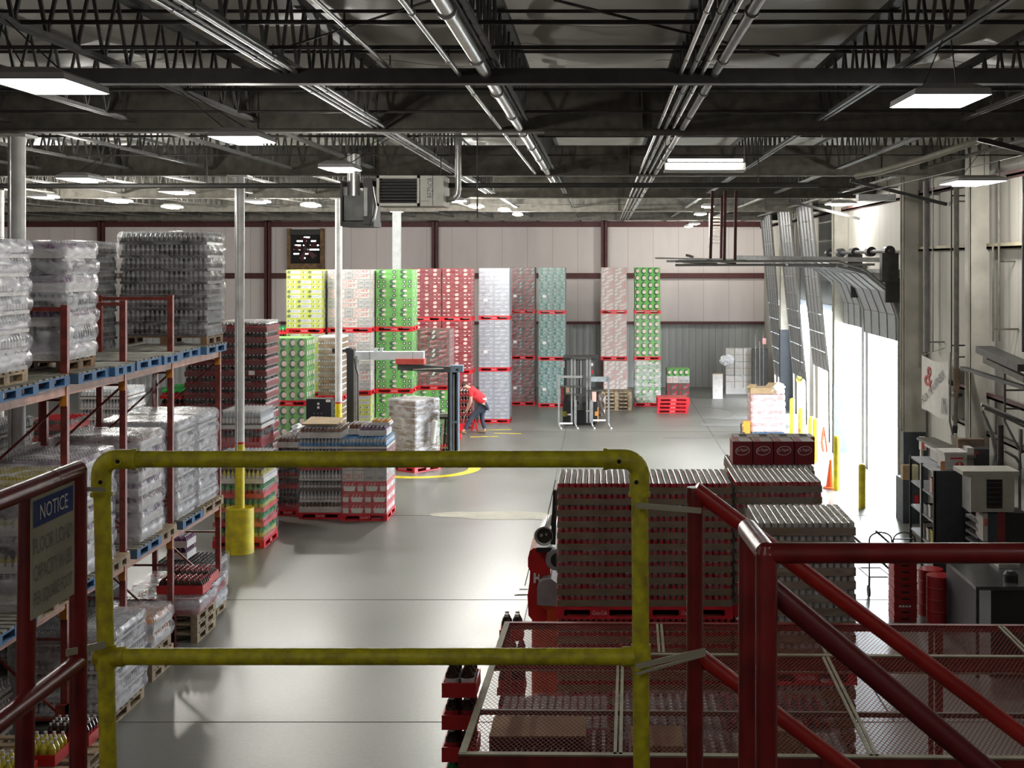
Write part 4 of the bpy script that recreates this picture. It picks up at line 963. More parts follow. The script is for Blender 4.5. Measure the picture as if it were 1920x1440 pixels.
b.add([(X(745, ya), ya, Z(694, ya)), (X(850, ya), ya, Z(699, ya)), (X(850, ya), ya, Z(688, ya)), (X(745, ya), ya, Z(682, ya)), (X(745, ya), ya + .15, Z(694, ya)), (X(850, ya), ya + .15, Z(699, ya)), (X(850, ya), ya + .15, Z(688, ya)), (X(745, ya), ya + .15, Z(682, ya))], [(0, 1, 2, 3), (7, 6, 5, 4), (0, 4, 5, 1), (1, 5, 6, 2), (2, 6, 7, 3), (3, 7, 4, 0)], mat('arm_charcoal', (.07, .075, .075), .5))
b.cyl((X(775, ya), ya - .03, Z(692.5, ya)), (X(832, ya), ya - .03, Z(691, ya)), .018, M_alu, 8); b.build('rotating_arm', t)
b = MB()
b.box(X(845, ya), X(868, ya), ya - .05, ya + .25, Z(698, ya), Z(685, ya), M_bg); b.box(X(855, ya), X(860, ya), ya - .055, ya - .05, Z(695, ya), Z(691, ya), M_hole)
b.box(X(839.5, ya), X(845, ya), ya - .02, ya + .2, Z(852, ya), Z(698, ya), M_blk); b.box(X(844, ya), X(848.5, ya), ya - .05, ya + .2, Z(852, ya), Z(697, ya), M_bg); b.box(X(857, ya), X(860, ya), ya - .05, ya + .2, Z(852, ya), Z(697, ya), M_bg)
b.box(X(848, ya), X(857, ya), ya + .02, ya + .15, Z(852, ya), Z(697, ya), M_hole); b.box(X(848, ya), X(857, ya), ya - .06, ya - .02, Z(793, ya), Z(789, ya), M_bg)
b.box(X(850, ya), X(852, ya), ya - .02, ya + .02, Z(850, ya), Z(702, ya), M_alu); b.build('vertical_arm', t)
b = MB(); b.box(X(826, ya), X(840, ya), ya, ya + .3, Z(782, ya), Z(776, ya), M_grey); b.box(X(824, ya), X(840, ya), ya + .02, ya + .3, Z(786, ya), Z(781, ya), M_blk); 
for k in range(3): b.bar((X(829 + 4 * k, ya), ya + .05 * k, Z(832, ya)), (X(831 + 4 * k, ya), ya + .05 * k, Z(786, ya)), .05, .05, (M_alu, M_blk, M_grey)[k])
b.build('film_carriage', t)
b = MB(); b.cyl((X(812, ya), ya - .1, Z(830, ya)), (X(817, ya), ya - .1, Z(788, ya)), .075, mat('film_roll_white', (.72, .72, .72), .3), 14); b.build('film_roll', t)
b = MB(); b.tube([(X(665, ym), ym - .05, Z(672, ym)), (X(668, ym), ym - .08, Z(690, ym)), (X(672, ym), ym - .08, Z(702, ym)), (X(672, ym), ym - .05, Z(800, ym))], .02, M_blk, 8); b.build('hose', t)
# control cabinet
t = thing('control_cabinet', 'tall black control cabinet with lit buttons left of the wrapping machine mast', 'cabinet', (0, 0, 0)); yc = 34.0
b = MB(); b.box(X(574, yc), X(621, yc), yc, yc + .35, .0, Z(748, yc), mat('cabinet_navy_black', (.012, .016, .022), .35)); b.build('body', t)
b = MB()
for px, py in ((597, 757), (597, 764)): b.box(X(px - 2, yc), X(px + 2, yc), yc - .02, yc, Z(py + 2, yc), Z(py - 2, yc), M_ink)
for k in range(9): b.box(X(588 + (k % 3) * 7, yc), X(590 + (k % 3) * 7, yc), yc - .015, yc, Z(776 + k // 3 * 6, yc), Z(774 + k // 3 * 6, yc), M_grey if k < 6 else M_pred)
b.box(X(611, yc), X(620, yc), yc - .005, yc, Z(754, yc), Z(749, yc), M_ink); b.build('button_panel', t)
# yellow ring painted on floor
b = MB(); cx, cy = X(793, 36.9), 36.6
seg = 48
for r0, r1, m_, h_ in ((1.28, 1.62, M_ybol, .004),):
    vs = []
    for k in range(seg): a = 2 * math.pi * k / seg; vs += [(cx + r0 * math.cos(a), cy + r0 * math.sin(a), h_), (cx + r1 * math.cos(a), cy + r1 * math.sin(a), h_)]
    b.add(vs, [(2 * k, 2 * k + 1, (2 * k + 3) % (2 * seg), (2 * k + 2) % (2 * seg)) for k in range(seg)], m_)
o = b.build('floor_marking_ring'); o['kind'] = 'structure'
b = MB()
for xx, yy_, a in ((-4.3, 43.3, .1), (-3.6, 44.2, -.1), (-4.0, 45.0, .2)): b.bar((xx, yy_, .003), (xx + .9, yy_ + a, .003), .12, .004, M_ybol)
o = b.build('floor_marking_dashes'); o['kind'] = 'structure'
# load being wrapped, turned on the floor
red_pallet(X(776, 36.6), 36.6, 0, 1.1, 1.0, 'red pallet under the half wrapped cola load in the yellow ring', rz=math.radians(-38))
load('trays', X(776, 36.6), 36.6, .142, 1.0, .9, 11, .165, 'half wrapped load with brown side and glaring white side inside the yellow ring', wrap=W_thick, rz=math.radians(-38), bulge=.01)
stack('cola', 826, 842, 38.2, 0, 3, .2, 'low stack of small cases behind the wrapping arm', d=.6)
red_pallet(X(852, 43.2), 42.9, 0, .5, .5, 'red pallet lying left of the worker')

# ---------------------------------------------------------------- person bending over
def skin(name, chains, m, parent, sub=1):
    """chains: list of lists of (point, radius); first chain's points may be shared by position"""
    vs = []; es = []; rd = []; idx = {}
    for ch in chains:
        prev = None
        for p, r in ch:
            k = tuple(round(c, 3) for c in p)
            if k not in idx: idx[k] = len(vs); vs.append(k); rd.append(r)
            if prev is not None and prev != idx[k]: es.append((prev, idx[k]))
            prev = idx[k]
    me = bpy.data.meshes.new(name); bm = bmesh.new(); L = bm.verts.layers.skin.verify(); bv = []
    for i, p in enumerate(vs):
        v = bm.verts.new(p); bv.append(v); r = rd[i]; v[L].radius = r if isinstance(r, tuple) else (r, r); v[L].use_root = (i == 0)
    for a, c in es: bm.edges.new((bv[a], bv[c]))
    bm.to_mesh(me); bm.free(); me.materials.append(m)
    o = link(name, me, parent); md = o.modifiers.new('Skin', 'SKIN'); md.use_smooth_shade = True
    s = o.modifiers.new('Sub', 'SUBSURF'); s.levels = sub; s.render_levels = sub
    return o
yp = 44.1
def q(px, py, dy=0): p = P(px, py, yp); return Vector((p.x, yp + dy, p.z))
M_skin = mat('skin', (.45, .27, .2), .5, var=.05); M_shirt = mat('red_shirt', (.62, .03, .04), .8, var=.1); M_pants = mat('dark_trousers', (.03, .04, .065), .8, var=.15); M_hair = mat('dark_hair', (.03, .02, .015), .7); M_shoe = mat('tan_shoes', (.2, .13, .07), .7)
t = thing('person', 'person in red t-shirt and dark trousers bending over, pulling a hand pallet jack', 'person', (0, 0, 0))
pel = q(905, 752); che = q(889, 735); nk = q(879, 727); hd = q(871, 724)
sl, sr = q(884, 733, -.2), q(883, 735, .2); el, er = q(884.5, 753, -.24), q(880, 754, .2); wl, wr = q(876, 770, -.1), q(874, 771, .12)
hl_, hr_ = q(907, 761, -.1), q(906, 762, .1); kl, kr = q(886, 780, -.12), q(902, 783, .14); al, ar = q(872, 805, -.14), q(908, 806, .16)
body = skin('body', [[(pel, .07), ((pel + che) / 2, .09), (che, .13), (nk, .07), (hd, .09), (hd + Vector((-.06, 0, .0)), .085)],
      [(che, .13), (sl, .075), (el, .05), (wl, .034), (wl + Vector((-.05, 0, -.03)), .036)], [(che, .13), (sr, .075), (er, .05), (wr, .034), (wr + Vector((-.05, 0, -.03)), .036)],
      [(pel, .07), (hl_, .07), (kl, .065), (al, .045), (al + Vector((-.1, 0, -.06)), .04)], [(pel, .07), (hr_, .07), (kr, .065), (ar, .045), (ar + Vector((-.02, 0, -.08)), .04)]], M_skin, t)
skin('shirt', [[(pel + Vector((.09, 0, -.07)), .19), ((pel + che) / 2 + Vector((0, 0, -.01)), .215), (che, .205), (nk + Vector((.05, 0, 0)), .1)],
      [(che, .19), (sl, .095), (sl.lerp(el, .55), .075)], [(che, .19), (sr, .095), (sr.lerp(er, .55), .075)]], M_shirt, t)
skin('trousers', [[(pel + Vector((.07, 0, -.06)), .175), (hl_, .14), (hl_.lerp(kl, .5), .115), (kl, .085), (al, .07)], [(pel + Vector((.07, 0, -.06)), .175), (hr_, .14), (hr_.lerp(kr, .5), .115), (kr, .085), (ar, .07)]], M_pants, t)
for a in (al, ar):
    skin('shoe', [[(Vector((a.x + .06, a.y, .05)), .05), (Vector((a.x - .08, a.y, .055)), .055), (Vector((a.x - .24, a.y, .04)), .04)]], M_shoe, t)
skin('hair', [[(hd + Vector((.07, 0, .03)), .085), (hd + Vector((-.03, 0, .055)), .105), (hd + Vector((-.11, 0, .04)), .06)]], M_hair, t)
skin('nose', [[(hd + Vector((-.12, 0, -.05)), .014), (hd + Vector((-.15, 0, -.075)), .016)]], M_skin, t)
b = MB(); b.cyl(hd + Vector((0, -.1, -.01)), hd + Vector((0, -.075, -.01)), .03, M_skin, 10); b.cyl(hd + Vector((0, .075, -.01)), hd + Vector((0, .1, -.01)), .03, M_skin, 10); b.build('ears', t)
for s, w_ in ((-1, wl), (1, wr)):
    for k in range(4):
        base = w_ + Vector((-.07, -.03 + .02 * k, -.04)); skin('finger', [[(base, .011), (base + Vector((-.04, 0, -.012)), .01), (base + Vector((-.05, 0, -.045)), .009)]], M_skin, t)
    base = w_ + Vector((-.03, -.045 * s, -.04)); skin('thumb', [[(base, .012), (base + Vector((-.03, -.01 * s, -.03)), .01)]], M_skin, t)
b = MB(); b.bar(pel + Vector((.1, -.19, .12)), pel + Vector((.12, .0, .03)), .03, .04, M_ink); b.bar(pel + Vector((.02, -.2, .1)), pel + Vector((.14, -.16, .06)), .02, .04, M_ink); b.build('undershirt_hem', t)
# hand pallet jack in front of the worker
t = thing('hand_pallet_jack', 'red and black hand pallet jack whose handle the worker holds', 'pallet jack', (0, 0, 0)); yj = 44.1
b = MB(); b.tube([q(874, 774), q(870, 785), q(867, 800)], .02, M_alu, 8); b.tube([q(874, 774, -.18), q(873, 772, 0), q(874, 774, .18)], .018, M_blk, 8); b.build('handle', t)
b = MB(); b.box(X(862, yj), X(872, yj), yj - .15, yj + .15, .08, .34, M_pred); b.cyl((X(867, yj), yj - .1, .08), (X(867, yj), yj + .1, .08), .08, M_blk, 12); b.build('pump_body', t)
b = MB(); b.box(X(846, yj), X(866, yj), yj - .28, yj - .12, .1, .16, M_pred); b.box(X(846, yj), X(866, yj), yj + .12, yj + .28, .1, .16, M_pred); b.build('forks', t)
t = thing('red_floor_sign', 'red sloping plastic piece standing behind the workers feet', 'stand', (0, 0, 0))
b = MB(); b.bar((X(884, 44.6), 44.6, 0), (X(890, 44.6), 44.6, .42), .04, .05, M_pred); b.bar((X(896, 44.6), 44.6, 0), (X(890, 44.6), 44.6, .42), .04, .05, M_pred); b.bar((X(886, 44.6), 44.6, .12), (X(894, 44.6), 44.6, .12), .03, .03, M_pred); b.build('frame', t)
stack('colacrate', 861, 884, 45.3, 0, 6, .22, 'dark red crate stack low behind the worker', d=.6, pal=None)

# ---------------------------------------------------------------- clamp truck in the back
t = thing('clamp_truck', 'dark lift truck with a four bladed carton clamp parked facing the railing', 'forklift', (0, 0, 0)); yf = 45.6
def fb(b, a, c, top, bot, y0, y1, m): b.box(X(a, yf), X(c, yf), yf + y0, yf + y1, max(0, Z(bot, yf)), Z(top, yf), m)
b = MB(); fb(b, 1054, 1120, 757, 797, .7, 2.6, M_blk); fb(b, 1058, 1075, 745, 757, .9, 1.5, M_dark); fb(b, 1052, 1062, 775, 785, .6, .7, cm('olive_panel', (.15, .14, .03))); fb(b, 1062, 1071, 780, 783, .69, .7, M_ink); fb(b, 1098, 1104, 774, 776, .69, .7, M_ink)
fb(b, 1050, 1056, 728, 762, .75, .9, mat('dark_red_post', (.2, .02, .03))); fb(b, 1072, 1100, 757, 772, .5, .7, M_dark); b.build('body', t)
b = MB()
for a in (1070, 1076, 1099, 1105): fb(b, a, a + 3, 672, 795, .35, .5, M_grey)
fb(b, 1070, 1108, 671, 675, .3, .5, M_dark); fb(b, 1085, 1092, 672, 760, .4, .46, M_dark); fb(b, 1088, 1090, 678, 740, .35, .4, M_alu); b.build('mast', t)
b = MB()
for a, c in ((1056, 1060), (1116, 1120)): fb(b, a, c, 678, 760, 1.9, 2.0, M_blk); fb(b, a, c, 678, 745, .6, .7, M_blk)
fb(b, 1054, 1122, 673, 678, .6, 2.0, M_blk); fb(b, 1052, 1058, 680, 692, .55, .6, M_grey); b.build('overhead_guard', t)
b = MB()
for a, c in ((1046, 1049.5), (1077, 1081), (1108, 1112), (1139.5, 1143)): 
    fb(b, a, c, 706 if a != 1077 and a != 1108 else 750, 795, .0, .06, M_grey); b.tube([(X((a + c) / 2, yf), yf, Z(795, yf)), (X((a + c) / 2 + 3, yf), yf - .1, Z(802, yf)), (X((a + c) / 2 + 5, yf), yf - .25, .02)], .03, M_alu, 8)
fb(b, 1045, 1092, 705, 709, .1, .2, M_grey); fb(b, 1108, 1144, 707, 716, .05, .2, mat('clamp_plate', (.25, .28, .30), .4)); fb(b, 1050, 1096, 724, 727, .12, .2, M_dark); fb(b, 1100, 1132, 732, 735, .12, .2, M_dark); fb(b, 1072, 1092, 740, 742, .12, .2, M_dark)
fb(b, 1046, 1074, 793, 796, .06, .12, M_ink); fb(b, 1111, 1136, 787, 790, .06, .12, M_ink); fb(b, 1110, 1118, 735, 754, .15, .2, cm('pink_notice', (.7, .45, .38))); b.build('carton_clamp', t)
b = MB(); fb(b, 1052, 1068, 742, 754, 1.0, 1.3, cm('beige_seat', (.35, .33, .22))); fb(b, 1058, 1066, 730, 742, 1.2, 1.4, cm('tan_box', (.4, .3, .2))); b.build('seat', t)
b = MB(); fb(b, 1120, 1122, 768, 796, .7, .72, cm('orange_flash', (.7, .32, .08))); fb(b, 1115, 1121, 776, 784, .68, .7, MATS['orange_flash']); fb(b, 1109, 1112, 697, 702, .5, .55, M_pred); fb(b, 1107, 1112, 683, 688, .5, .55, M_ink); b.build('warning_light', t)
for a in (1058, 1112): b = MB(); b.cyl((X(a - 3, yf), yf + 1.0, .22), (X(a + 3, yf), yf + 1.0, .22), .22, M_blk, 16); b.build('wheel', t)
b = MB(); b.cyl((X(1128, yf), yf + 2.3, Z(700, yf)), (X(1128, yf), yf + 2.3, 0), .02, M_dark, 6); 
crumple('plastic_bag', 'brown plastic waste bag hanging beside the wooden pallet pile', (X(1126, 48.9), 48.9, .46), (.2, .15, .42), mat('bag_brown', (.13, .10, .085), .3, var=.2), 'bag', 3)

# ---------------------------------------------------------------- red forklift by the can block
t = thing('forklift', 'red forklift with gas bottle and grey hood half hidden behind the big can block', 'forklift', (0, 0, 0)); yr = 16.4
M_fr = mat('forklift_red', (.50, .02, .02), .25, var=.1); M_fo = mat('forklift_orange_red', (.62, .07, .02), .35, var=.1); M_fg = mat('forklift_hood_grey', (.3, .31, .32), .4, var=.1)
def prof(b, pts, y0, y1, m):
    n = len(pts); vs = [(X(a, yr), yr + y0, Z(c, yr)) for a, c in pts] + [(X(a, yr), yr + y1, Z(c, yr)) for a, c in pts]
    b.add(vs, [tuple(range(n)), tuple(range(2 * n - 1, n - 1, -1))] + [(i, n + i, n + (i + 1) % n, (i + 1) % n) for i in range(n)], m)
b = MB(); prof(b, [(989, 1050), (992, 1037), (999, 1031), (1030, 1033), (1036, 1200), (1004, 1175), (990, 1158), (988, 1120), (992, 1095), (993, 1075), (989, 1066)], .1, .9, M_fr); b.build('counterweight', t)
b = MB(); prof(b, [(1012, 1088), (1020, 1083), (1034, 1081), (1046, 1090), (1046, 1132), (1008, 1130), (1008, 1100)], -.12, .5, M_fg); b.build('hood', t)
b = MB(); prof(b, [(1008, 1130), (1046, 1132), (1046, 1320), (1010, 1320), (1010, 1172), (1026, 1168), (1026, 1140)], -.1, .6, M_fo); b.build('fender', t)
b = MB(); b.text('Toyota', (X(1000, yr), yr + .09, Z(1095, yr)), (1, 0, 0), (0, 0, 1), 0, 0, .08, .14, M_ink, rot=.0) if False else b.box(X(1000, yr), X(1004, yr), yr + .08, yr + .1, Z(1096, yr), Z(1078, yr), M_ink); b.box(X(1008, yr), X(1011, yr), yr + .08, yr + .1, Z(1092, yr), Z(1080, yr), M_ink); b.box(X(1004, yr), X(1008, yr), yr + .08, yr + .1, Z(1089, yr), Z(1085, yr), M_ink); b.build('white_emblem', t)
b = MB(); c = P(1020, 1004, yr)
b.cyl(c + Vector((0, .0, 0)), c + Vector((.06, .55, .05)), .105, M_alu, 20); b.cyl(c + Vector((0, -.02, 0)), c, .09, M_dark, 20); b.tube([c + Vector((.11 * math.cos(a), -.03, .11 * math.sin(a))) for a in [i * math.pi / 8 for i in range(17)]], .012, M_alu, 6)
b.cyl(c + Vector((-.03, -.05, .01)), c + Vector((-.03, -.02, .01)), .018, M_alu, 8); b.cyl(c + Vector((.03, -.05, .02)), c + Vector((.03, -.02, .02)), .015, M_alu, 8); b.build('gas_bottle', t)
b = MB(); b.box(X(1006, yr), X(1034, yr), yr - .05, yr + .5, Z(1034, yr), Z(1025, yr), M_blk); b.build('bottle_bracket', t)
b = MB(); c = P(1043, 1050, yr - .1); b.cyl(c, c + Vector((0, .2, 0)), .13, M_fg, 20); b.cyl(c + Vector((.02, -.01, 0)), c + Vector((.02, 0, 0)), .09, M_hole, 16); b.build('exhaust_cover', t)
b = MB(); b.bar(P(1037, 1020, yr), P(1042, 918, yr), .06, .08, M_blk, (0, 1, 0)); b.bar(P(1034, 985, yr), P(1038, 950, yr), .02, .05, M_blk, (0, 1, 0)); b.build('guard_post', t)
b = MB(); b.bar(P(965, 1115, yr + .6), P(990, 1114, yr + .6), .05, .02, M_alu); b.bar(P(974, 1104, yr + .9), P(990, 1104, yr + .9), .05, .015, M_alu); b.cyl(P(984, 1098, yr + .3), P(993, 1062, yr + .3), .006, M_dark, 6); b.cyl(P(1022, 990, yr), P(1042, 900, yr), .005, M_dark, 6); b.build('side_step', t)
b = MB(); b.cyl((X(1010, yr), yr + .1, .25), (X(1030, yr), yr + .1, .25), .25, M_blk, 18); b.build('wheel', t); b = MB(); b.cyl((X(1008, yr), yr + .5, 0.0), (X(1008, yr), yr + .5, Z(1150, yr)), .1, M_fo, 12); b.build('axle_support', t)

# ---------------------------------------------------------------- goods and wall by the far right corner
b = MB()
t = thing('white_box_stack', 'stack of plain white boxes, three wide, against the corner of the back wall', 'boxes', (0, 0, 0)); b = None
yw = 57.5
M_wb = mat('white_carton', (.52, .50, .48), .7, var=.08)
bpy.data.objects.remove(t)
k = 0
for r in range(3):
    for c in range(3):
        x0 = 1360 + c * 16.5; zt = 652 + r * 25
        o_ = MB(); o_.box(-.18, .18, -.2, .2, 0, .56, M_wb); o_.box(-.18, .18, -.203, -.2, .27, .29, M_card)
        o = o_.build('white_carton', None, (X(x0 + 8, yw), yw, Z(zt + 25, yw) ), R.uniform(-.03, .03)); tag(o, 'plain white carton, %s in the %s row of the corner pile' % (['left', 'middle', 'right'][c], ['top', 'middle', 'lower'][r]), 'carton', 'white cartons piled in the corner')
b = MB(); b.box(-.55, .55, -.22, .22, 0, Z(727, yw), M_wb); tag(b.build('white_carton', None, (X(1384, yw), yw, 0)), 'wide white carton at the foot of the corner pile', 'carton', 'white cartons piled in the corner')
for i, (px, py, s) in enumerate(((1345, 750, .42), (1345, 727, .42))):
    b = MB(); b.box(-s/2, s/2, -.2, .2, 0, .5, M_wb); b.box(-s/2, s/2, -.2, .2, .5, .52, M_card if i else M_wb)
    tag(b.build('white_carton', None, (X(px, 55.5), 55.5, .52 * i)), 'small white carton, %s of the pair left of the corner pile' % ('upper' if i else 'lower'), 'carton', 'white carton pair by the back wall')
crumple('crumpled_film', 'white sheet of film draped over the corner carton pile', (X(1363, 57.2), 57.25, 1.45), (.3, .12, .25), M_film, 'film', 9)
t = thing('waste_compactor_rack', 'dark narrow equipment rack with hoses in the back right corner', 'rack', (0, 0, 0)); ye = 56.8
b = MB(); b.box(X(1411, ye), X(1440, ye), ye, ye + .4, 0, Z(655, ye), M_dark); b.build('body', t); b = MB()
for px in (1416, 1424, 1431): b.cyl((X(px, ye), ye - .05, .3), (X(px, ye), ye - .05, Z(628 + (px % 3) * 6, ye)), .025, M_grey, 8)
b.box(X(1429, ye), X(1436, ye), ye - .1, ye - .05, Z(645, ye), Z(634, ye), cm('faded_red', (.5, .2, .18))); b.build('hoses', t)
# pale pink wrapped load on orange jack
y_ = 43.0
M_pinkf = wrapmat('film_pink', .5, .95, (.75, .55, .55))
load(['water', 'redlabel'], X(1440, y_), y_ + .5, .20, 1.05, 1.0, 6, .2, 'pinkish film wrapped leftover load on the orange hand truck near the doors', wrap=M_pinkf, bulge=.03, wtop=True)
wood_pallet(X(1440, y_), y_ + .5, .055, 'blue pallet under the pinkish wrapped leftover load', 1.05, 1.0, M_blue, M_blue, simple=True)
t = thing('waste_carton', 'open brown carton with torn flaps on top of the pinkish load', 'carton', (0, 0, 0)); b = MB(); b.box(X(1402, 44), X(1450, 44), 43.2, 43.9, 1.41, 1.6, M_card); b.box(X(1412, 44), X(1430, 44), 43.2, 43.4, 1.6, 1.68, M_pb) if False else None; b.build('box', t)
for i, (a, c, ang) in enumerate(((1404, 1414, .5), (1440, 1450, -.4))): b = MB(); b.bar((X(a, 43.2), 43.2, 1.6), (X(c, 43.2), 43.4, 1.7 + .05 * i), .3, .01, M_card); b.build('flap', t)
crumple('crumpled_film', 'puffed clear film bunched on top of the pinkish load', (X(1457, 43.4), 43.4, 1.55), (.26, .25, .2), M_film, 'film', 4)
t = thing('hand_pallet_jack', 'orange hand pallet jack under the pinkish wrapped load', 'pallet jack', (0, 0, 0)); b = MB(); b.box(X(1393, y_), X(1406, y_), y_ - .1, y_ + .1, .1, .55, cm('jack_orange', (.75, .25, .02))); b.bar((X(1396, y_), y_ - .05, .5), (X(1388, y_), y_ - .1, .35), .06, .05, MATS['jack_orange']); b.build('pump_body', t)
b = MB(); b.cyl((X(1388, y_), y_ - .1, .1), (X(1396, y_), y_ - .1, .1), .1, M_blk, 12); b.cyl((X(1390, y_), y_ - .15, .1), (X(1389, y_), y_ - .15, .5), .03, M_blk, 8); b.build('wheel', t); b = MB(); b.box(X(1400, y_), X(1470, y_), y_ + .1, y_ + .25, .02, .05, M_pred); b.box(X(1400, y_), X(1470, y_), y_ + .75, y_ + .9, .02, .05, M_pred); b.build('forks', t)

# ---------------------------------------------------------------- dock wall: columns, doors, tracks, bollards
M_wc = mat('dock_column_white', (.50, .48, .42), .55, var=.15, scale=2); M_wcd = mat('dock_column_dark', (.05, .06, .075), .6, var=.1)
cols = [(1715, 29.9, 21, 810, 'beside the hanging banner'), (1837, 24.6, 18, 850, 'widest one, cut by pipes'), (1577, 39.6, 13.5, 722, 'between the two open dock doors'), (1475, 50.9, 12, 618, 'farthest, beyond the leaning door panels')]
for i, (px, y_, hw, pyb, lb) in enumerate(cols):
    t = thing('dock_column', 'pale column with dark base on the dock wall, ' + lb, 'column', (0, 0, 0), group='columns along the dock wall'); hwm = hw * y_ / F; xx = X(px, y_); zb = Z(pyb, y_)
    b = MB(); b.box(xx - hwm, xx + hwm, y_, y_ + .02, zb, 7.9, M_wc); b.box(xx - hwm, xx + hwm, y_ + .33, y_ + .35, zb, 7.9, M_wc); b.box(xx - .01, xx + .01, y_ + .02, y_ + .33, zb, 7.9, M_wc)
    b.box(xx - hwm, xx - hwm + .015, y_, y_ + .06, zb, 7.9, M_wc); b.build('shaft', t)
    b = MB(); b.box(xx - hwm, xx + hwm, y_, y_ + .35, 0, zb, M_wcd); b.build('base', t)
# door panels, tracks
M_door = mat('door_panel', (.2, .21, .22), .5, .1, var=.08); M_trk = mat('door_track', (.25, .25, .24), .45, .5, var=.08)
names = ['nearest visible, wide open', 'second visible, wide open', 'third, half lowered', 'fourth, nearly closed', 'farthest, nearly closed']
for i, (a, c, hh) in enumerate(DOORS):
    t = thing('dock_door', 'sectional dock door and tracks, ' + names[i], 'dock door', (0, 0, 0), group='sectional dock doors'); w_ = c - a
    if i < 0: bpy.data.objects.remove(t); continue
    full = hh >= 4.0
    pts = []
    if full:   # panels pass round the curve and lie overhead
        pts = [(WX - .1, hh - .25), (WX - .12, hh + .4), (WX - .35, hh + 1.0), (WX - .9, hh + 1.45), (WX - 1.6, 5.62), (WX - 2.2, 5.64), (WX - 2.8, 5.64)]
        zt = 5.66
    else:
        lean = .55; n = int((7.6 - hh) / .58); pts = [(WX - .12 - lean * (j / n), hh + (7.6 - hh) * j / n) for j in range(n + 1)]
    for (x0, z0), (x1, z1) in zip(pts, pts[1:]):
        b = MB(); d = Vector((x1 - x0, 0, z1 - z0)); nrm = Vector((-d.z, 0, d.x)).normalized() * .045; e = d * .02
        P0 = Vector((x0, 0, z0)) + e; P1 = Vector((x1, 0, z1)) - e
        vs = [P0, P1, P1 + nrm, P0 + nrm]; vs = [v + Vector((0, a, 0)) for v in vs] + [v + Vector((0, c, 0)) for v in vs]
        b.add(vs, [(0, 1, 2, 3), (7, 6, 5, 4), (0, 4, 5, 1), (1, 5, 6, 2), (2, 6, 7, 3), (3, 7, 4, 0)], M_door)
        for kk in range(5):
            yy_ = a + .05 + (w_ - .14) * kk / 4; q0 = P0 + nrm + Vector((0, yy_, 0)); q1 = P1 + nrm + Vector((0, yy_, 0)); b.bar(q0, q1, .05, .03, M_grey, (0, 1, 0))
        b.build('door_panel', t)
    b = MB()
    for yy_ in (a - .07, c + .07):
        if full:
            b.tube([(WX - .12, yy_, 0), (WX - .12, yy_, hh + .3), (WX - .35, yy_, hh + 1.0), (WX - .95, yy_, hh + 1.5), (WX - 1.6, yy_, 5.7), (1.75 if i == 0 else 2.3, yy_, 5.7 + (.0 if i == 0 else .06))], .035, M_trk, 6)
        else: b.bar((WX - .14, yy_, 0), (WX - .16, yy_, hh), .05, .06, M_trk); b.bar((WX - .16, yy_, hh), (WX - .75, yy_, 7.7), .06, .08, M_trk)
    if full: b.box(WX - .2, WX - .02, a - .1, c + .1, hh + 1.4, hh + 1.5, M_trk)
    b.build('track', t)
    if full:
        b = MB(); b.cyl((WX - .35, a - .3, 5.95), (WX - .35, c + .3, 5.95), .05, M_dark, 10)
        for yy_ in (a - .15, (a + c) / 2, c + .1): b.cyl((WX - .35, yy_, 5.95), (WX - .35, yy_ + .35, 5.95), .13, M_blk, 14)
        b.box(WX - .55, WX - .15, a - .2, a + .1, 5.2, 5.9, M_dark); b.box(WX - .45, WX - .1, a - .12, a + .0, 4.7, 5.3, M_blk); b.build('spring_shaft', t)
        b = MB()
        for yy_ in (a - .1, a + .9): b.box(WX - .16, WX - .1, yy_, yy_ + .12, 0, .01, M_trk)
        b.build('floor_plate', t)
    # vinyl seal at jambs
    M_jw = mat('jamb_white', (.75, .77, .8), .5, var=.04)
    for nn, aa in (('jamb', (WX - .03, WX + .22, a - .1, a + .02, 0, 4.2)), ('jamb', (WX - .03, WX + .22, c - .02, c + .1, 0, 4.2)), ('lintel_strip', (WX - .02, WX + .22, a, c, 4.1, 4.3))): b = MB(); b.box(*aa, M_jw); b.build(nn, t)
# hung maroon frame carrying the horizontal tracks
t = thing('track_hanger_frame', 'maroon steel drop frame carrying the ends of the door tracks', 'frame', (0, 0, 0)); b = MB()
for (px, y_, pt, pb) in ((1332, 33, 330, 485), (1352, 35.5, 340, 486), (1358, 33, 335, 490), (1378, 33, 325, 492)):
    b.bar((X(px, y_), y_, Z(pb, y_)), (X(px + (4 if px == 1332 else 2), y_), y_, 7.45), .07, .06, M_maroon, (0, 1, 0))
b.bar(P(1325, 488, 33), P(1380, 494, 33), .06, .05, M_maroon); b.bar(P(1330, 487, 33), P(1352, 488, 35.5), .06, .05, M_maroon); b.build('drop_post', t)
b = MB()
for k in range(9): b.box(X(1331, 40), X(1352, 40), 40, 40.06, Z(406 + 6 * k + 3, 40), Z(406 + 6 * k, 40), M_girder)
b.box(X(1329, 40), X(1331, 40), 40, 40.1, Z(465, 40), Z(400, 40), M_grey); b.box(X(1351, 40), X(1353, 40), 40, 40.1, Z(465, 40), Z(400, 40), M_grey); b.build('louvre_panel', t)
b = MB(); b.bar(P(1228, 484, 33), P(1400, 487, 33), .03, .04, M_alu); b.bar(P(1266, 497, 33), P(1640, 496, 33), .05, .06, M_trk); b.bar(P(1375, 483, 35), P(1690, 488, 35), .04, .12, mat('white_strip', (.8, .8, .8), .4)); b.bar(P(1285, 478, 33), P(1300, 482, 33), .2, .06, M_grey); b.bar(P(1280, 491, 34), P(1345, 495, 34), .06, .06, M_girder); b.build('cross_rail', t)
tag(t, 'maroon steel drop frame carrying the ends of the door tracks', 'frame')
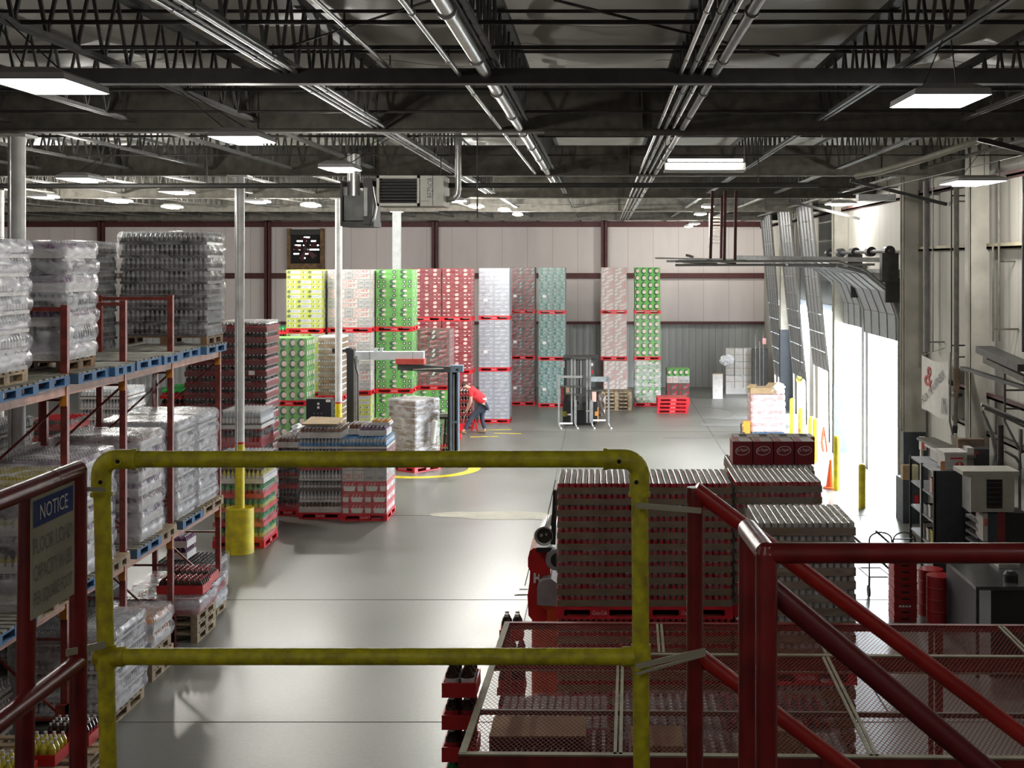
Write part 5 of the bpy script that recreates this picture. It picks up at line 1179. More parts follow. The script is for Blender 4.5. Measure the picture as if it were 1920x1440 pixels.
# maroon braces on side wall top
for y0, nm in ((18.5, 'nearest'), (28, 'middle'), (37.5, 'farthest')):
    b = MB(); b.bar((5.2, y0, 7.4), (WX - .05, y0 + .1, 6.9), .07, .07, M_dark); tag(b.build('knee_brace'), 'dark knee brace between joists and dock wall, %s one' % nm, 'brace', 'dark knee braces')
# horizontal girts on dock wall
for i, (z_, y0, y1, m_) in enumerate(((5.95, 19, 30.5, mat('girt_tan', (.30, .27, .17), .6, var=.1)), (3.2, 15, 29, M_maroon), (2.5, 15, 27, M_girder), (7.2, 10, 60, M_maroon))):
    b = MB(); b.box(WX - .22, WX - .02, y0, y1, z_ - .02, z_ + .02, m_); b.box(WX - .22, WX - .2, y0, y1, z_ - .02, z_ + .08, m_); tag(b.build('horizontal_girt'), 'horizontal girt on the dock wall, %s' % ['tan, high up', 'dark, above the cabinets', 'brown, with conduits', 'maroon, at the eave'][i], 'wall girt', 'girts along the dock wall')
# pipes on the wall
for i, (px, y_, p0, p1, r, m_) in enumerate(((1793, 26.0, 350, 690, .05, M_girder), (1784, 26.5, 340, 668, .014, M_dark), (1749, 28.5, 330, 660, .015, M_trk), (1862, 23.6, 460, 640, .02, M_girder), (1873, 23.4, 300, 640, .02, M_girder), (1918, 22.0, 330, 660, .02, M_dark), (1884, 22.6, 700, 790, .02, M_girder), (1737, 29, 340, 660, .07, mat('dusty_grey_post', (.2, .19, .19), .6)))):
    b = MB(); xx = min(X(px, y_), WX - .08); y2 = xx * F / (px - HX); b.cyl((xx, y2, Z(p1, y2)), (xx, y2, Z(p0, y2)), r, m_, 10)
    for zz in (Z(p1, y2) + .2, Z(p0, y2) - .3): b.box(xx, WX, y2 - .015, y2 + .015, zz, zz + .03, m_)
    tag(b.build('upright_pipe'), 'vertical pipe on the dock wall, %s from the picture right in no order' % ORD[i] if False else 'vertical %s on the dock wall %s' % (['thick brown pipe', 'thin black conduit', 'thin pale conduit', 'conduit', 'conduit', 'dark conduit', 'short conduit', 'grey post'][i], ['left of the wide white column', 'just left of the thick brown pipe', 'right of the banner column', 'just right of the wide white column', 'under the large lamp, right of the wide column', 'at the right picture edge', 'above the wall heater', 'behind the banner column'][i]), 'pipe', 'vertical pipes on the dock wall')
# vent assembly at bottom of thick pipe
t = thing('gas_regulator', 'stained regulator and valve assembly at the foot of the thick brown wall pipe', 'valve', (0, 0, 0)); y_ = 25.6
b = MB(); b.cyl(P(1793, 745, y_), P(1793, 690, y_), .06, mat('rusty', (.16, .11, .07), .8, var=.3), 12); b.cyl(P(1795, 738, y_), P(1803, 738, y_), .06, M_blk, 12); b.cyl(P(1787, 738, y_), P(1783, 738, y_), .05, M_alu, 12); b.cyl(P(1791, 800, y_), P(1792, 745, y_), .04, M_girder, 10); b.cyl(P(1790, 812, y_), P(1791, 798, y_), .05, M_blk, 10)
b.tube([P(1783, 660, y_), P(1781, 740, y_), P(1781, 790, y_), P(1788, 822, y_), P(1800, 845, y_)], .02, M_girder, 8); b.tube([P(1788, 815, y_), P(1792, 835, y_), P(1800, 850, y_)], .07, M_wc, 8); b.build('pipework', t)
# banner
t = thing('banner', 'white cloth banner with slanted grey lettering and a red squiggle hanging on the dock wall', 'banner', (0, 0, 0))
c4 = [P(1728, 766, 28.3), P(1777, 790, 26.6), P(1778, 678, 26.6), P(1730, 666, 28.3)]
b = MB(); N = 10; vs = []
def bil(u, v): 
    p = (c4[0] * (1 - u) + c4[1] * u) * (1 - v) + (c4[3] * (1 - u) + c4[2] * u) * v; p.x += .03 * math.sin(u * 7) - .02 * v; p.z -= .12 * math.sin(math.pi * u) * v * .5; return p
for j in range(N + 1):
    for i in range(N + 1): vs.append(bil(i / N, j / N))
b.add(vs, [(j * (N + 1) + i, j * (N + 1) + i + 1, (j + 1) * (N + 1) + i + 1, (j + 1) * (N + 1) + i) for j in range(N) for i in range(N)], mat('banner_cloth', (.62, .6, .56), .8, var=.06), True); b.build('cloth', t)
b = MB(); M_ltr = mat('banner_ink', (.16, .16, .17), .8)
def btext(word, u0, v0, w_, h_, ang, m):
    g, fs = glyphs(word, .1); vv = []
    for a, d in g:
        a *= w_; d *= h_; u = u0 + a * math.cos(ang) - d * math.sin(ang) * .5; v = v0 + a * math.sin(ang) + d * math.cos(ang)
        p = bil(u, v); p.x -= .02; p.y -= .02; vv.append(p)
    b.add(vv, fs, m)
btext('RUN THE BUSINESS', .03, .1, 1.08, .16, .62, M_ltr); btext('IN', .82, .1, .14, .28, .0, M_ltr); btext('&', .08, .5, .3, .42, -.3, mat('banner_red', (.45, .08, .07), .8)); b.build('lettering', t)
for c_, q_ in ((c4[3], Vector((WX - .01, 28.4, c4[3].z + .15))), (c4[2], Vector((WX - .01, 26.7, c4[2].z + .12)))): b = MB(); b.cyl(bil(0, 1) if c_ is c4[3] else bil(1, 1), q_, .008, M_wb, 6); b.build('tie_cord', t)
# bollards
for i, (px, y_, top, m_, lb) in enumerate(((1485.5, 43.6, 747, 0, 'yellow bollard just right of the pinkish load'), (1502, 40.5, 765, 0, 'yellow bollard with hazard tape, second along the doors'), (1530, 37.8, 785, 0, 'yellow bollard, third along the doors'), (1521, 39.3, 781, 0, 'slim yellow bollard beside the third'), (1569, 33.2, 817, 0, 'glaring yellow bollard left of the open door'), (1616, 30.8, 870, 0, 'pale yellow bollard in the doorway glare'))):
    t = thing('bollard', lb, 'bollard', (X(px, y_), y_, 0), group='yellow bollards along the dock doors'); r = .085
    b = MB(); b.cyl((0, 0, 0), (0, 0, Z(top, y_) - .05), r, M_ybol, 16, caps=False); b.lathe(0, 0, Z(top, y_) - .05, [(r, 0), (r * .8, .04), (r * .3, .06)], M_ybol, 16); b.build('post', t)
    if i == 1: b = MB(); b.cyl((0, 0, .5), (0, 0, .62), r * 1.06, cm('hazard_orange', (.7, .2, .03)), 16); b.build('tape_band', t)
# traffic cone like marker and red hose
b = MB(); b.lathe(X(1558, 33.5), 33.5, 0, [(.2, 0), (.2, .03), (.13, .05), (.04, .7), (.03, .72)], [M_fo if False else cm('cone_orange', (.8, .12, .03))] * 4, 16); tag(b.build('traffic_cone'), 'orange traffic cone beside the open dock door bollard', 'traffic cone')
b = MB(); y_ = 40; b.tube([P(1545, 800, y_), P(1541, 830, y_), P(1548, 870, y_), P(1543, 880, y_)], .04, cm('hose_orange', (.45, .10, .05)), 8); b.tube([P(1545, 800, y_), P(1550, 840, y_), P(1552, 880, y_)], .03, MATS['hose_orange'], 8); tag(b.build('coiled_hose'), 'orange hose hanging in a bundle beside the pale dock column', 'hose')
t = thing('round_gauge_cable', 'yellow tag and looped cable hanging between the lowered doors', 'cable', (0, 0, 0)); y_ = 46; b = MB()
b.tube([P(1500 + 6 * math.cos(a), 703 + 10 * math.sin(a), y_) for a in [i * .5 for i in range(13)]], .015, M_dark, 6); b.cyl(P(1500, 693, y_), (X(1500, y_), y_, 8.35), .012, M_dark, 6); b.build('loop', t); b = MB(); b.cyl(P(1499, 712, y_), P(1499, 712, y_) + Vector((0, .05, 0)), .12, cm('tag_yellow', (.6, .5, .03)), 10); b.build('tag', t)

# ---------------------------------------------------------------- bench and shelves at right
t = thing('metal_shelving', 'black metal shelving unit with white parts boxes, seen end on at right', 'shelving', (0, 0, 0)); xs0, xs1, y0, y1 = 5.45, 5.98, 21.9, 23.6; zt = 2.26
b = MB()
for x_ in (xs0, xs1):
    for y_ in (y0, (y0 + y1) / 2, y1): b.box(x_ - .02, x_ + .02, y_ - .02, y_ + .02, 0, zt, M_dark)
b.box(xs0, xs1, y0 - .02, y0, 0, zt, mat('shelf_end_panel', (.05, .055, .065), .5)); b.box(xs1 - .01, xs1, y0, y1, 0, zt, M_blk); b.build('frame', t)
for k in range(6): b = MB(); z_ = .15 + k * .42; b.box(xs0, xs1 - .02, y0, y1, z_ - .03, z_, mat('shelf_grey', (.35, .36, .38), .45, .3)); b.build('shelf', t)
for i, (y_, z_, s, m_) in enumerate(((22.4, 1.41, .2, M_wb), (22.7, 1.41, .16, M_wb), (22.25, .99, .22, C_yel), (22.55, .99, .2, M_wb), (22.85, .99, .24, M_wb), (22.3, 1.83, .25, cm('peach_box', (.6, .36, .3))))):
    b = MB(); b.box(-.12, .12, -.07, .07, 0, s, m_); b.box(-.125, .125, -.075, .075, s * .8, s, m_); tag(b.build('parts_box', None, (xs0 + .16, y_, z_)), 'small %s parts box on the metal shelving, %s' % (['white', 'white', 'yellow', 'white', 'white', 'peach'][i], ['upper middle shelf near end', 'upper middle shelf further in', 'lower middle shelf near end', 'lower middle shelf, second in', 'lower middle shelf, third in', 'top inner shelf'][i]), 'box', 'parts boxes on the shelving')
t = thing('storage_box', 'white storage box with red round mark and lid on top of the metal shelving', 'box', (0, 0, 0)); yb = 22.0
b = MB(); b.box(X(1772, yb), X(1813, yb), yb, yb + .5, zt, Z(849, yb), M_wb); b.box(X(1770, yb), X(1814, yb), yb - .01, yb + .51, Z(853, yb), Z(848, yb), M_wb); b.build('box', t)
b = MB(); yq = yb - .004; b.oval((X(1799, yq), yq, Z(875, yq)), (1, 0, 0), (0, 0, 1), 0, 0, .075, .085, M_pred, 16); b.box(X(1797, yq), X(1801, yq), yq - .006, yq - .002, Z(882, yq), Z(867, yq), M_wb); b.text('Xxxxxxx', (X(1783, yq), yq, Z(862, yq)), (1, 0, 0), (0, 0, 1), 0, 0, .17, .03, M_pred) if False else b.box(X(1782, yq), X(1806, yq), yq - .003, yq, Z(861, yq), Z(858, yq), M_pred); b.box(X(1764, yq), X(1772, yq), yq + .01, yq + .03, Z(882, yq), Z(865, yq), cm('orange_label', (.65, .3, .15))); b.build('printed_mark', t)
b = MB(); b.box(X(1752, 23), X(1770, 23), 22.8, 23.3, zt, Z(845, 23), M_wb); tag(b.build('storage_box'), 'plain white box behind the red marked box on the shelving', 'box')
# dark open jamb frame left of the shelves (door frame)
b = MB(); b.box(X(1727, 28), X(1731, 28), 28, 28.1, 0, Z(828, 28), M_alu); b.box(X(1740, 28), X(1743, 28), 28, 28.1, 0, Z(828, 28), M_grey); b.box(X(1731, 28), X(1740, 28), 28.02, 28.08, 0, Z(828, 28), M_wcd); tag(b.build('steel_post'), 'dark steel double post between dock column and shelving', 'post')
b = MB(); b.box(X(1723, 28), X(1733, 28), 27.8, 28.0, Z(842, 28), Z(818, 28), M_wb); b.box(X(1724, 28), X(1729, 28), 27.78, 27.8, Z(840, 28), Z(820, 28), cm('exit_pink', (.7, .15, .13))); tag(b.build('warning_sign'), 'small pink and white sign beside the dark column base', 'sign')
b = MB(); b.box(X(1707, 29), X(1722, 29), 29.0, 29.2, Z(900, 29), Z(873, 29), cm('cream_panel', (.65, .6, .4))); b.box(X(1693, 29), X(1707, 29), 29.0, 29.2, Z(900, 29), Z(873, 29), M_card); b.box(X(1693, 29), X(1724, 29), 29.0, 29.7, 0, Z(900, 29), M_wcd); b.box(X(1714, 29), X(1722, 29), 28.97, 29, Z(943, 29), Z(928, 29), M_pred); tag(b.build('dark_cabinet'), 'dark cabinet with cream box on top in front of the dock column', 'cabinet')
# sloping shelf board under banner
b = MB(); b.bar(P(1735, 822, 27), P(1810, 856, 22.5), .35, .05, M_girder); b.bar(P(1735, 830, 27), P(1800, 866, 22.8), .04, .12, M_wb); tag(b.build('board_shelf'), 'long brown board shelf running above the metal shelving', 'shelf')
# battery charger like box, wall heater
t = thing('breaker_box', 'dark electrical box with a grey side above the wall heater', 'electrical box', (0, 0, 0)); y_ = 22.6; b = MB(); b.box(X(1826, y_), X(1855, y_), y_, y_ + .3, Z(882, y_), Z(842, y_), mat('charcoal_box', (.05, .05, .055), .5)); b.box(X(1814, y_), X(1826, y_), y_, y_ + .3, Z(880, y_), Z(840, y_), M_wb); b.box(X(1826, y_), X(1836, y_), y_ - .005, y_, Z(852, y_), Z(846, y_), cm('dull_red', (.25, .05, .04))); b.build('casing', t)
b = MB(); b.box(X(1805, y_), X(1856, y_), y_ + .3, y_ + .5, Z(845, y_), Z(828, y_), MATS['rusty']); b.build('bracket', t)
t = thing('cabinet_heater', 'beige cabinet heater with dark grille mounted above the work bench', 'heater', (0, 0, 0)); y_ = 20.9; b = MB(); x0, x1 = X(1822, y_), X(1902, y_)
b.box(x0, x1, y_, y_ + .55, Z(960, y_), Z(892, y_), mh); b.box(X(1806, y_), X(1912, y_), y_ + .01, y_ + .6, Z(892, y_), Z(884, y_), mh); b.build('casing', t)
b = MB(); b.box(X(1850, y_), X(1879, y_), y_ - .01, y_, Z(953, y_), Z(899, y_), M_hole)
for k in range(6): b.box(X(1850, y_), X(1879, y_), y_ - .02, y_ - .01, Z(951 - 9 * k, y_), Z(949 - 9 * k, y_), M_dark)
b.build('grille', t); b = MB(); b.add([P(1806, 892, 21.4), P(1806, 950, 21.4), P(1821, 960, 20.9), P(1821, 893, 20.9), P(1804, 892, 21.45), P(1804, 950, 21.45), P(1820, 962, 20.95), P(1820, 893, 20.95)], [(0, 1, 2, 3), (7, 6, 5, 4)], M_alu); b.build('side_door', t)
b = MB(); b.cyl((X(1908, y_), y_ + .9, 0), (X(1908, y_), y_ + .9, Z(810, y_)), .05, M_dark, 10); b.bar((X(1900, y_), y_ + .6, Z(930, y_)), (X(1908, y_), y_ + .9, Z(930, y_)), .05, .05, M_dark); b.build('support_post', t)
# conduits tangle right
b = MB(); y_ = 22.4
for pts, r in (([(1840, 758), (1880, 775), (1925, 795)], .03), ([(1845, 765), (1890, 785), (1925, 802)], .02), ([(1842, 770), (1858, 810), (1866, 850), (1860, 885)], .022), ([(1848, 782), (1868, 830), (1872, 885)], .022), ([(1872, 885), (1876, 850), (1884, 845), (1905, 858), (1912, 870), (1912, 1000)], .025), ([(1884, 790), (1912, 845), (1914, 880)], .02), ([(1914, 805), (1914, 850)], .035)):
    b.tube([P(a, c, y_) for a, c in pts], r, M_grey, 8)
tag(b.build('conduit_cluster'), 'tangle of grey conduits bending down the wall above the heater', 'conduit')
b = MB(); y_ = 22.0
b.bar(P(1845, 655, 23.5), P(1925, 690, 21.5), .3, .12, M_dark); b.bar(P(1848, 675, 23.5), P(1925, 712, 21.5), .1, .1, M_girder); b.bar(P(1805, 690, 25), P(1925, 728, 21.5), .1, .06, M_dark); b.bar(P(1845, 660, 23.4), P(1855, 668, 23.3), .1, .12, M_wb)
tag(b.build('duct_run'), 'dark horizontal duct run on the wall at the right picture edge', 'duct')
# bench with things
M_grey_b = mat('bench_top_dark', (.07, .075, .075), .25, .2, var=.1)
t = thing('work_bench', 'dark steel work bench at the right picture edge', 'bench', (0, 0, 0)); yb = 18.2; b = MB(); zb = Z(1100, yb)
b.box(X(1830, yb), X(1990, yb), yb, yb + 1.9, zb - .05, zb, M_grey_b); b.build('bench_top', t); b = MB(); b.box(X(1860, yb), X(1990, yb), yb + .05, yb + 1.85, .02, zb - .05, M_blk); b.box(X(1832, yb), X(1838, yb), yb + .05, yb + .1, 0, zb - .05, M_dark); b.build('cabinet_base', t)
b = MB(); b.box(X(1865, 19.5), X(1905, 19.5), 19.3, 19.8, zb, zb + .06, M_wb); b.box(X(1870, 19.5), X(1900, 19.5), 19.35, 19.7, zb + .06, zb + .09, M_blk); tag(b.build('tray'), 'white tray with black papers on the work bench', 'tray')
b = MB(); b.cyl((X(1895, 18.5), 18.5, zb), (X(1895, 18.5), 18.5, zb + .1), .1, M_blk, 14); b.lathe(X(1895, 18.5), 18.5, zb + .1, [(.1, 0), (.06, .05), (.02, .06)], M_blk, 14); tag(b.build('tape_dispenser'), 'dark rounded object on the front of the work bench', 'tool')
b = MB(); b.box(X(1843, 21), X(1852, 21), 21.0, 21.4, Z(1015, 21), Z(962, 21), M_wb); b.box(X(1845, 21), X(1851, 21), 20.98, 21, Z(985, 21), Z(972, 21), cm('pale_red', (.65, .15, .12))); b.box(X(1852, 21), X(1870, 21), 21, 21.5, .9, Z(962, 21), M_wcd); b.box(X(1870, 21), X(1885, 21), 21, 21.5, .9, Z(960, 21), mat('deep_red', (.2, .02, .02), .5)); b.box(X(1885, 21), X(1925, 21), 21, 21.5, .9, Z(962, 21), M_blk); b.box(X(1848, 21), X(1925, 21), 21, 21.5, 0, .9, M_blk)
tag(b.build('tool_cabinet'), 'dark tool cabinet with red door behind the work bench', 'cabinet')
# low dark cabinet behind barrels
b = MB(); b.box(X(1795, 20.2), X(1858, 20.2), 20.2, 20.85, 0, Z(1062, 20.2), mat('blue_black_panel', (.03, .04, .05), .5)); b.box(X(1815, 20.2), X(1816, 20.2), 20.18, 20.2, 0, Z(1062, 20.2), M_hole); b.box(X(1792, 20.2), X(1856, 20.2), 20.17, 20.2, Z(1066, 20.2), Z(1062, 20.2), M_dark)
tag(b.build('low_cabinet'), 'low blue black cabinet standing right of the red drums', 'cabinet')
t = thing('slanted_rack', 'slanted dark bottle rack beside the shelving end', 'rack', (0, 0, 0)); b = MB()
for k in range(5): b.bar(P(1815, 965 + 14 * k, 21.6), P(1838, 980 + 14 * k, 21.3), .1, .04, M_grey)
b.box(X(1812, 21.7), X(1840, 21.7), 21.7, 21.9, 0, Z(960, 21.7), M_blk); b.build('tier', t)
# red crates and red drum
for i in range(9):
    t = thing('stacking_crate', 'dark red stacking crate, %s from the floor beside the cart' % ORD[i], 'crate', (X(1699, 21), 21.25, .105 * i), .02 * (i % 2), 'dark red stacked crates beside the cart'); w2 = .18
    b = MB(); b.box(-w2, w2, -.2, .2, 0, .085, mat('crate_deep_red', (.34, .015, .02), .35)); b.box(-w2 - .01, w2 + .01, -.21, .21, .085, .102, mat('crate_deep_red', (.3, .02, .02))); b.build('crate_shell', t)
    b = MB(); b.box(-.06, .06, -.205, -.2, .04, .065, M_hole); b.build('hand_hole', t)
    if i == 2: b = MB(); [b.box(-.1 + .05 * k, -.065 + .05 * k, -.207, -.2, .03, .06, M_ink) for k in range(4)]; b.build('white_print', t)
for i, (px, y_, r, top) in enumerate(((1762, 21.1, .21, 1078), (1745, 21.55, .2, 1066))):
    t = thing('steel_drum', '%s red drum between the crates and the low cabinet' % ('front' if i == 0 else 'rear'), 'drum', (X(px, y_), y_, 0), group='red drums'); zt_ = Z(top, y_); b = MB()
    pr = [(r, 0)]; 
    for k in range(1, 4): pr += [(r, zt_ * k / 4 - .02), (r * 1.03, zt_ * k / 4), (r, zt_ * k / 4 + .02)]
    pr += [(r, zt_), (r * .95, zt_)]; b.lathe(0, 0, 0, pr, MATS['crate_deep_red'] , 20); b.build('body', t)
b = MB(); b.cyl((X(1727, 21.6), 21.6, .0), (X(1727, 21.6), 21.6, Z(1060, 21.6)), .012, M_alu, 8); b.box(X(1727, 21.6), X(1733, 21.6), 21.6, 21.65, .3, Z(1078, 21.6), M_wb); tag(b.build('standing_rod'), 'thin pale rod and strip standing between crates and drums', 'rod')
# carts with bent handles
M_wire = mat('cart_steel', (.10, .10, .10), .4, .5)
for i, (pa, pb) in enumerate(((1630, 1672), (1675, 1716))):
    t = thing('hand_cart', 'platform cart with arched handle in the doorway glare, %s of two' % ('left', 'right')[i], 'cart', (0, 0, 0), group='carts with arched handles'); y_ = 22.6 + .4 * i; xm = (pa + pb) / 2; rr_ = (pb - pa) / 2
    b = MB(); b.tube([(X(pa, y_), y_, .35)] + [(X(xm - rr_ * math.cos(a), y_), y_, Z(1012 - 14 * math.sin(a), y_)) for a in [k * math.pi / 8 for k in range(9)]] + [(X(pb, y_), y_, .35)], .014, M_wire, 8); b.build('handle', t)
    b = MB()
    for k in range(3): b.bar((X(pa, y_), y_, .35 + .28 * k), (X(pb, y_), y_, .35 + .28 * k), .02, .02, M_wire)
    b.bar((X(pa, y_), y_, .35), (X(pa, y_), y_ + .9, .3), .02, .02, M_wire); b.bar((X(pb, y_), y_, .35), (X(pb, y_), y_ + .9, .3), .02, .02, M_wire); b.bar((X(pa, y_), y_ + .9, .3), (X(pb, y_), y_ + .9, .3), .02, .02, M_wire); b.bar((X(pa - 22, y_), y_ + .5, .95), (X(pb, y_), y_, .45), .03, .03, M_wire); b.build('deck_frame', t)
    for px in (pa, pb): b = MB(); b.cyl((X(px, y_) - .015, y_ + .05, .1), (X(px, y_) + .015, y_ + .05, .1), .1, M_blk, 14); b.bar((X(px, y_), y_ + .02, .1), (X(px, y_), y_, .36), .03, .03, M_wire); b.build('wheel', t)

# ---------------------------------------------------------------- mesh roofed cage, lower right
zc = 2.4; M_cr = mat('cage_red', (.22, .02, .018), .5, var=.2); M_cb = mat('cage_edge_tan', (.28, .25, .17), .6, var=.15)
def expanded():
    m = bpy.data.materials.new('expanded_metal'); m.use_nodes = True; n = m.node_tree.nodes; l = m.node_tree.links; bs = n['Principled BSDF']; out = n['Material Output']
    bs.inputs['Base Color'].default_value = (.15, .03, .022, 1); bs.inputs['Roughness'].default_value = .85; bs.inputs['Specular IOR Level'].default_value = .15
    tc = n.new('ShaderNodeTexCoord'); sp = n.new('ShaderNodeSeparateXYZ'); l.new(tc.outputs['Object'], sp.inputs[0])
    def mth(op, a, b_=None):
        k = n.new('ShaderNodeMath'); k.operation = op
        for j, v in enumerate((a, b_)):
            if v is None: continue
            if isinstance(v, (int, float)): k.inputs[j].default_value = v
            else: l.new(v, k.inputs[j])
        return k.outputs[0]
    u = mth('DIVIDE', sp.outputs[0], .036); v = mth('DIVIDE', sp.outputs[1], .075)
    d1 = mth('PINGPONG', mth('ADD', u, v), .5); d2 = mth('PINGPONG', mth('SUBTRACT', u, v), .5)
    hit = mth('LESS_THAN', mth('MINIMUM', d1, d2), .10)
    t = n.new('ShaderNodeBsdfTransparent'); ms = n.new('ShaderNodeMixShader'); l.new(hit, ms.inputs[0]); l.new(t.outputs[0], ms.inputs[1]); l.new(bs.outputs[0], ms.inputs[2]); l.new(ms.outputs[0], out.inputs['Surface'])
    return m
M_exp = expanded()
CX = 1.5; CY = 10.0
t = thing('mesh_cage', 'red steel cage roofed with expanded metal panels, lower right', 'cage', (CX, CY, 0), math.radians(-1.2))
def cb(b, x0, x1, y0, y1, z0, z1, m): b.box(x0 - CX, x1 - CX, y0 - CY, y1 - CY, z0, z1, m)
xl, xr, yn, yfar = -.94, 4.6, 8.87, 12.1
def lbox(name, *a): b = MB(); cb(b, *a); b.build(name, t)
for nm, y_ in (('front_beam', yn), ('middle_beam', 11.15), ('rear_beam', yfar)):
    b = MB(); cb(b, xl, xr, y_ - .02, y_ + .02, zc - .13 if nm != 'rear_beam' else zc - .05, zc, M_cr); cb(b, xl, xr, y_ - .025, y_ + .03, zc, zc + .012, M_cb if nm != 'rear_beam' else M_cr); b.build(nm, t)
    if nm == 'middle_beam': b = MB(); cb(b, xl, xr, y_ - .04, y_ - .02, zc - .13, zc - .12, M_cb); b.build('middle_beam_flange', t)
b = MB(); cb(b, xl, xr, 9.74, 9.77, zc - .03, zc + .004, mat('cage_brace_brown', (.11, .06, .04), .6)); b.build('cross_angle', t)
b = MB(); cb(b, xl, xl + .05, yn, yfar, zc, zc + .014, M_cb); cb(b, xl, xl + .02, yn, yfar, zc - .05, zc, M_cr); b.build('left_edge', t)
for x_, y0, y1 in ((.125, yn, 11.1), (.47, 11.2, yfar), (1.83, yn, 11.1), (1.87, 11.2, yfar), (3.55, yn, yfar)):
    b = MB(); cb(b, x_ - .03, x_ - .008, y0, y1, zc, zc + .012, M_cb); cb(b, x_ + .006, x_ + .03, y0, y1, zc, zc + .012, M_cb); b.build('panel_joint', t)
b = MB(); b.add([(xl - CX, yn - CY, zc + .002), (xr - CX, yn - CY, zc + .002), (xr - CX, yfar - CY, zc + .002), (xl - CX, yfar - CY, zc + .002)], [(0, 1, 2, 3)], M_exp); b.build('expanded_metal_panel', t)
for x_ in (xl + .03, 1.5, 3.0, xr - .03):
    for y_ in (yn, yfar): b = MB(); cb(b, x_ - .03, x_ + .03, y_ - .03, y_ + .03, 0, zc - .02, M_cr); b.build('cage_post', t)
b = MB(); cb(b, 1.86, 4.4, 12.05, 12.08, 1.0, 1.06, M_cr); cb(b, 2.9, 2.94, 12.05, 12.08, 0, zc, M_cr); b.build('rear_gate', t)
# goods under the cage
U = [('cola', -.35, 9.5, 1.3, .9, 7, .24, 'dark cola load under the cage, front left', W_med), ('water', .35, 10.9, 1.2, .9, 7, .24, 'wrapped clear bottle load under the cage, middle back', W_thick),
     ('redcan', -.5, 11.3, .8, .7, 11, .14, 'red can load under the cage, back left', W_clear), ('browncase', 1.15, 9.5, 1.1, .9, 7, .22, 'brown case load under the cage, front middle', W_thin), ('silvercan', 1.25, 10.9, 1.0, .95, 12, .13, 'silver can load under the cage beside the bright floor', W_thin), ('silvercan', 2.7, 9.3, .1, .1, 1, .1, '', None)]
U = [('cola', -.42, 10.6, .96, .95, 7, .24, 'cola load under the cage, front left', W_clear), ('browncase', .56, 10.6, .94, .95, 7, .235, 'brown case load under the cage, front middle', W_thin), ('silvercan', 1.5, 10.6, .9, .95, 12, .138, 'silver can load under the cage beside the bright floor', W_thin),
     ('redcan', -.42, 11.58, .96, .85, 12, .138, 'red can load under the cage, back left', W_clear), ('water', .56, 11.58, .94, .85, 7, .24, 'wrapped clear bottle load under the cage, back middle', W_med), ('redlabel', 1.5, 11.58, .9, .85, 8, .21, 'red labelled load under the cage, back right', W_thin), None]
for kd, x_, y_, w_, d_, n_, lh, lb, wr in U[:-1]:
    red_pallet(x_, y_, 0, w_, d_, 'red pallet under the ' + lb); load(kd, x_, y_, .142, w_ - .03, d_ - .03, n_, lh, lb, wrap=wr, wtop=True)
t = thing('shipping_carton', 'long cardboard box with black printed side under the front left of the cage', 'carton', (-.5, 10.42, 1.84)); b = MB(); b.box(-.37, .37, -.2, .25, 0, .22, M_card); b.box(-.07, -.02, -.2, .25, .22, .222, M_woodd); b.build('box', t)
b = MB(); b.box(-.36, .36, -.205, -.2, .01, .21, mat('box_print_black', (.03, .028, .028), .6)); b.build('black_panel', t)
b = MB(); rr = random.Random(3)
for k in range(9): b.bar((-.18 + .045 * k, -.208, .09 + rr.uniform(-.01, .01)), (-.16 + .045 * k, -.208, .13 + rr.uniform(-.01, .01)), .01, .012, M_ink, (0, 1, 0))
b.build('white_marks', t)
for i, (x_, y_, z_, w_, d_, lb) in enumerate(((.42, 10.4, 1.80, .4, .45, 'plain cardboard box right of the black printed one under the cage'), (1.35, 10.6, 1.81, .5, .25, 'narrow cardboard box on the brown case load under the cage'), (2.9, 9.9, .14, .9, .9, 'big cardboard box under the cage at right'), (3.95, 10.2, .14, .9, 1.0, 'cardboard box under the cage at the right picture edge'))):
    b = MB(); hh = .2 if i < 2 else 1.2; b.box(-w_/2, w_/2, -d_/2, d_/2, 0, hh, M_card); b.box(-.03, .03, -d_/2 - .001, d_/2 + .001, hh - .05, hh + .002, M_woodd); tag(b.build('cardboard_box', None, (x_, y_, z_)), lb, 'carton')
for i, (x_, y_) in enumerate(((2.9, 9.9), (3.95, 10.2))): wood_pallet(x_, y_, 0, 'wooden pallet under the cage, %s of two' % ('left', 'right')[i], .9, .95)
# crate tower beside the cage
kinds = [(C_green, C_wht, C_rlab), (C_cola, C_wht, C_rlab), (C_green, C_gry, C_yel), (C_cola, C_wht, C_drk), (C_cola, C_wht, C_gry)]
for i in range(11):
    bm_, cp, lb_ = kinds[i % 5] if i < 10 else (C_cola, C_blk if False else M_blk, C_wht)
    crate(-1.08, 10.2, .242 * i, 'red crate, %s from the floor in the bottle tower left of the cage' % ORD[i], 2, 3, bm_, cp, .26, .36, short='%s crate up the bottle tower' % ORD[i], group='red crates in the bottle tower', lab=lb_, h=.11, bh=.222)
crate(-.8 - .05, 12.5, 2.17, 'small red crate of pale capped bottles just behind the bottle tower', 2, 2, C_cola, C_wht, .22, .22, short='small crate behind the bottle tower', h=.1, bh=.222)
load('redlabel', -.85, 12.5, 0, .25, .3, 9, .24, 'narrow column of red bottle cases behind the bottle tower')

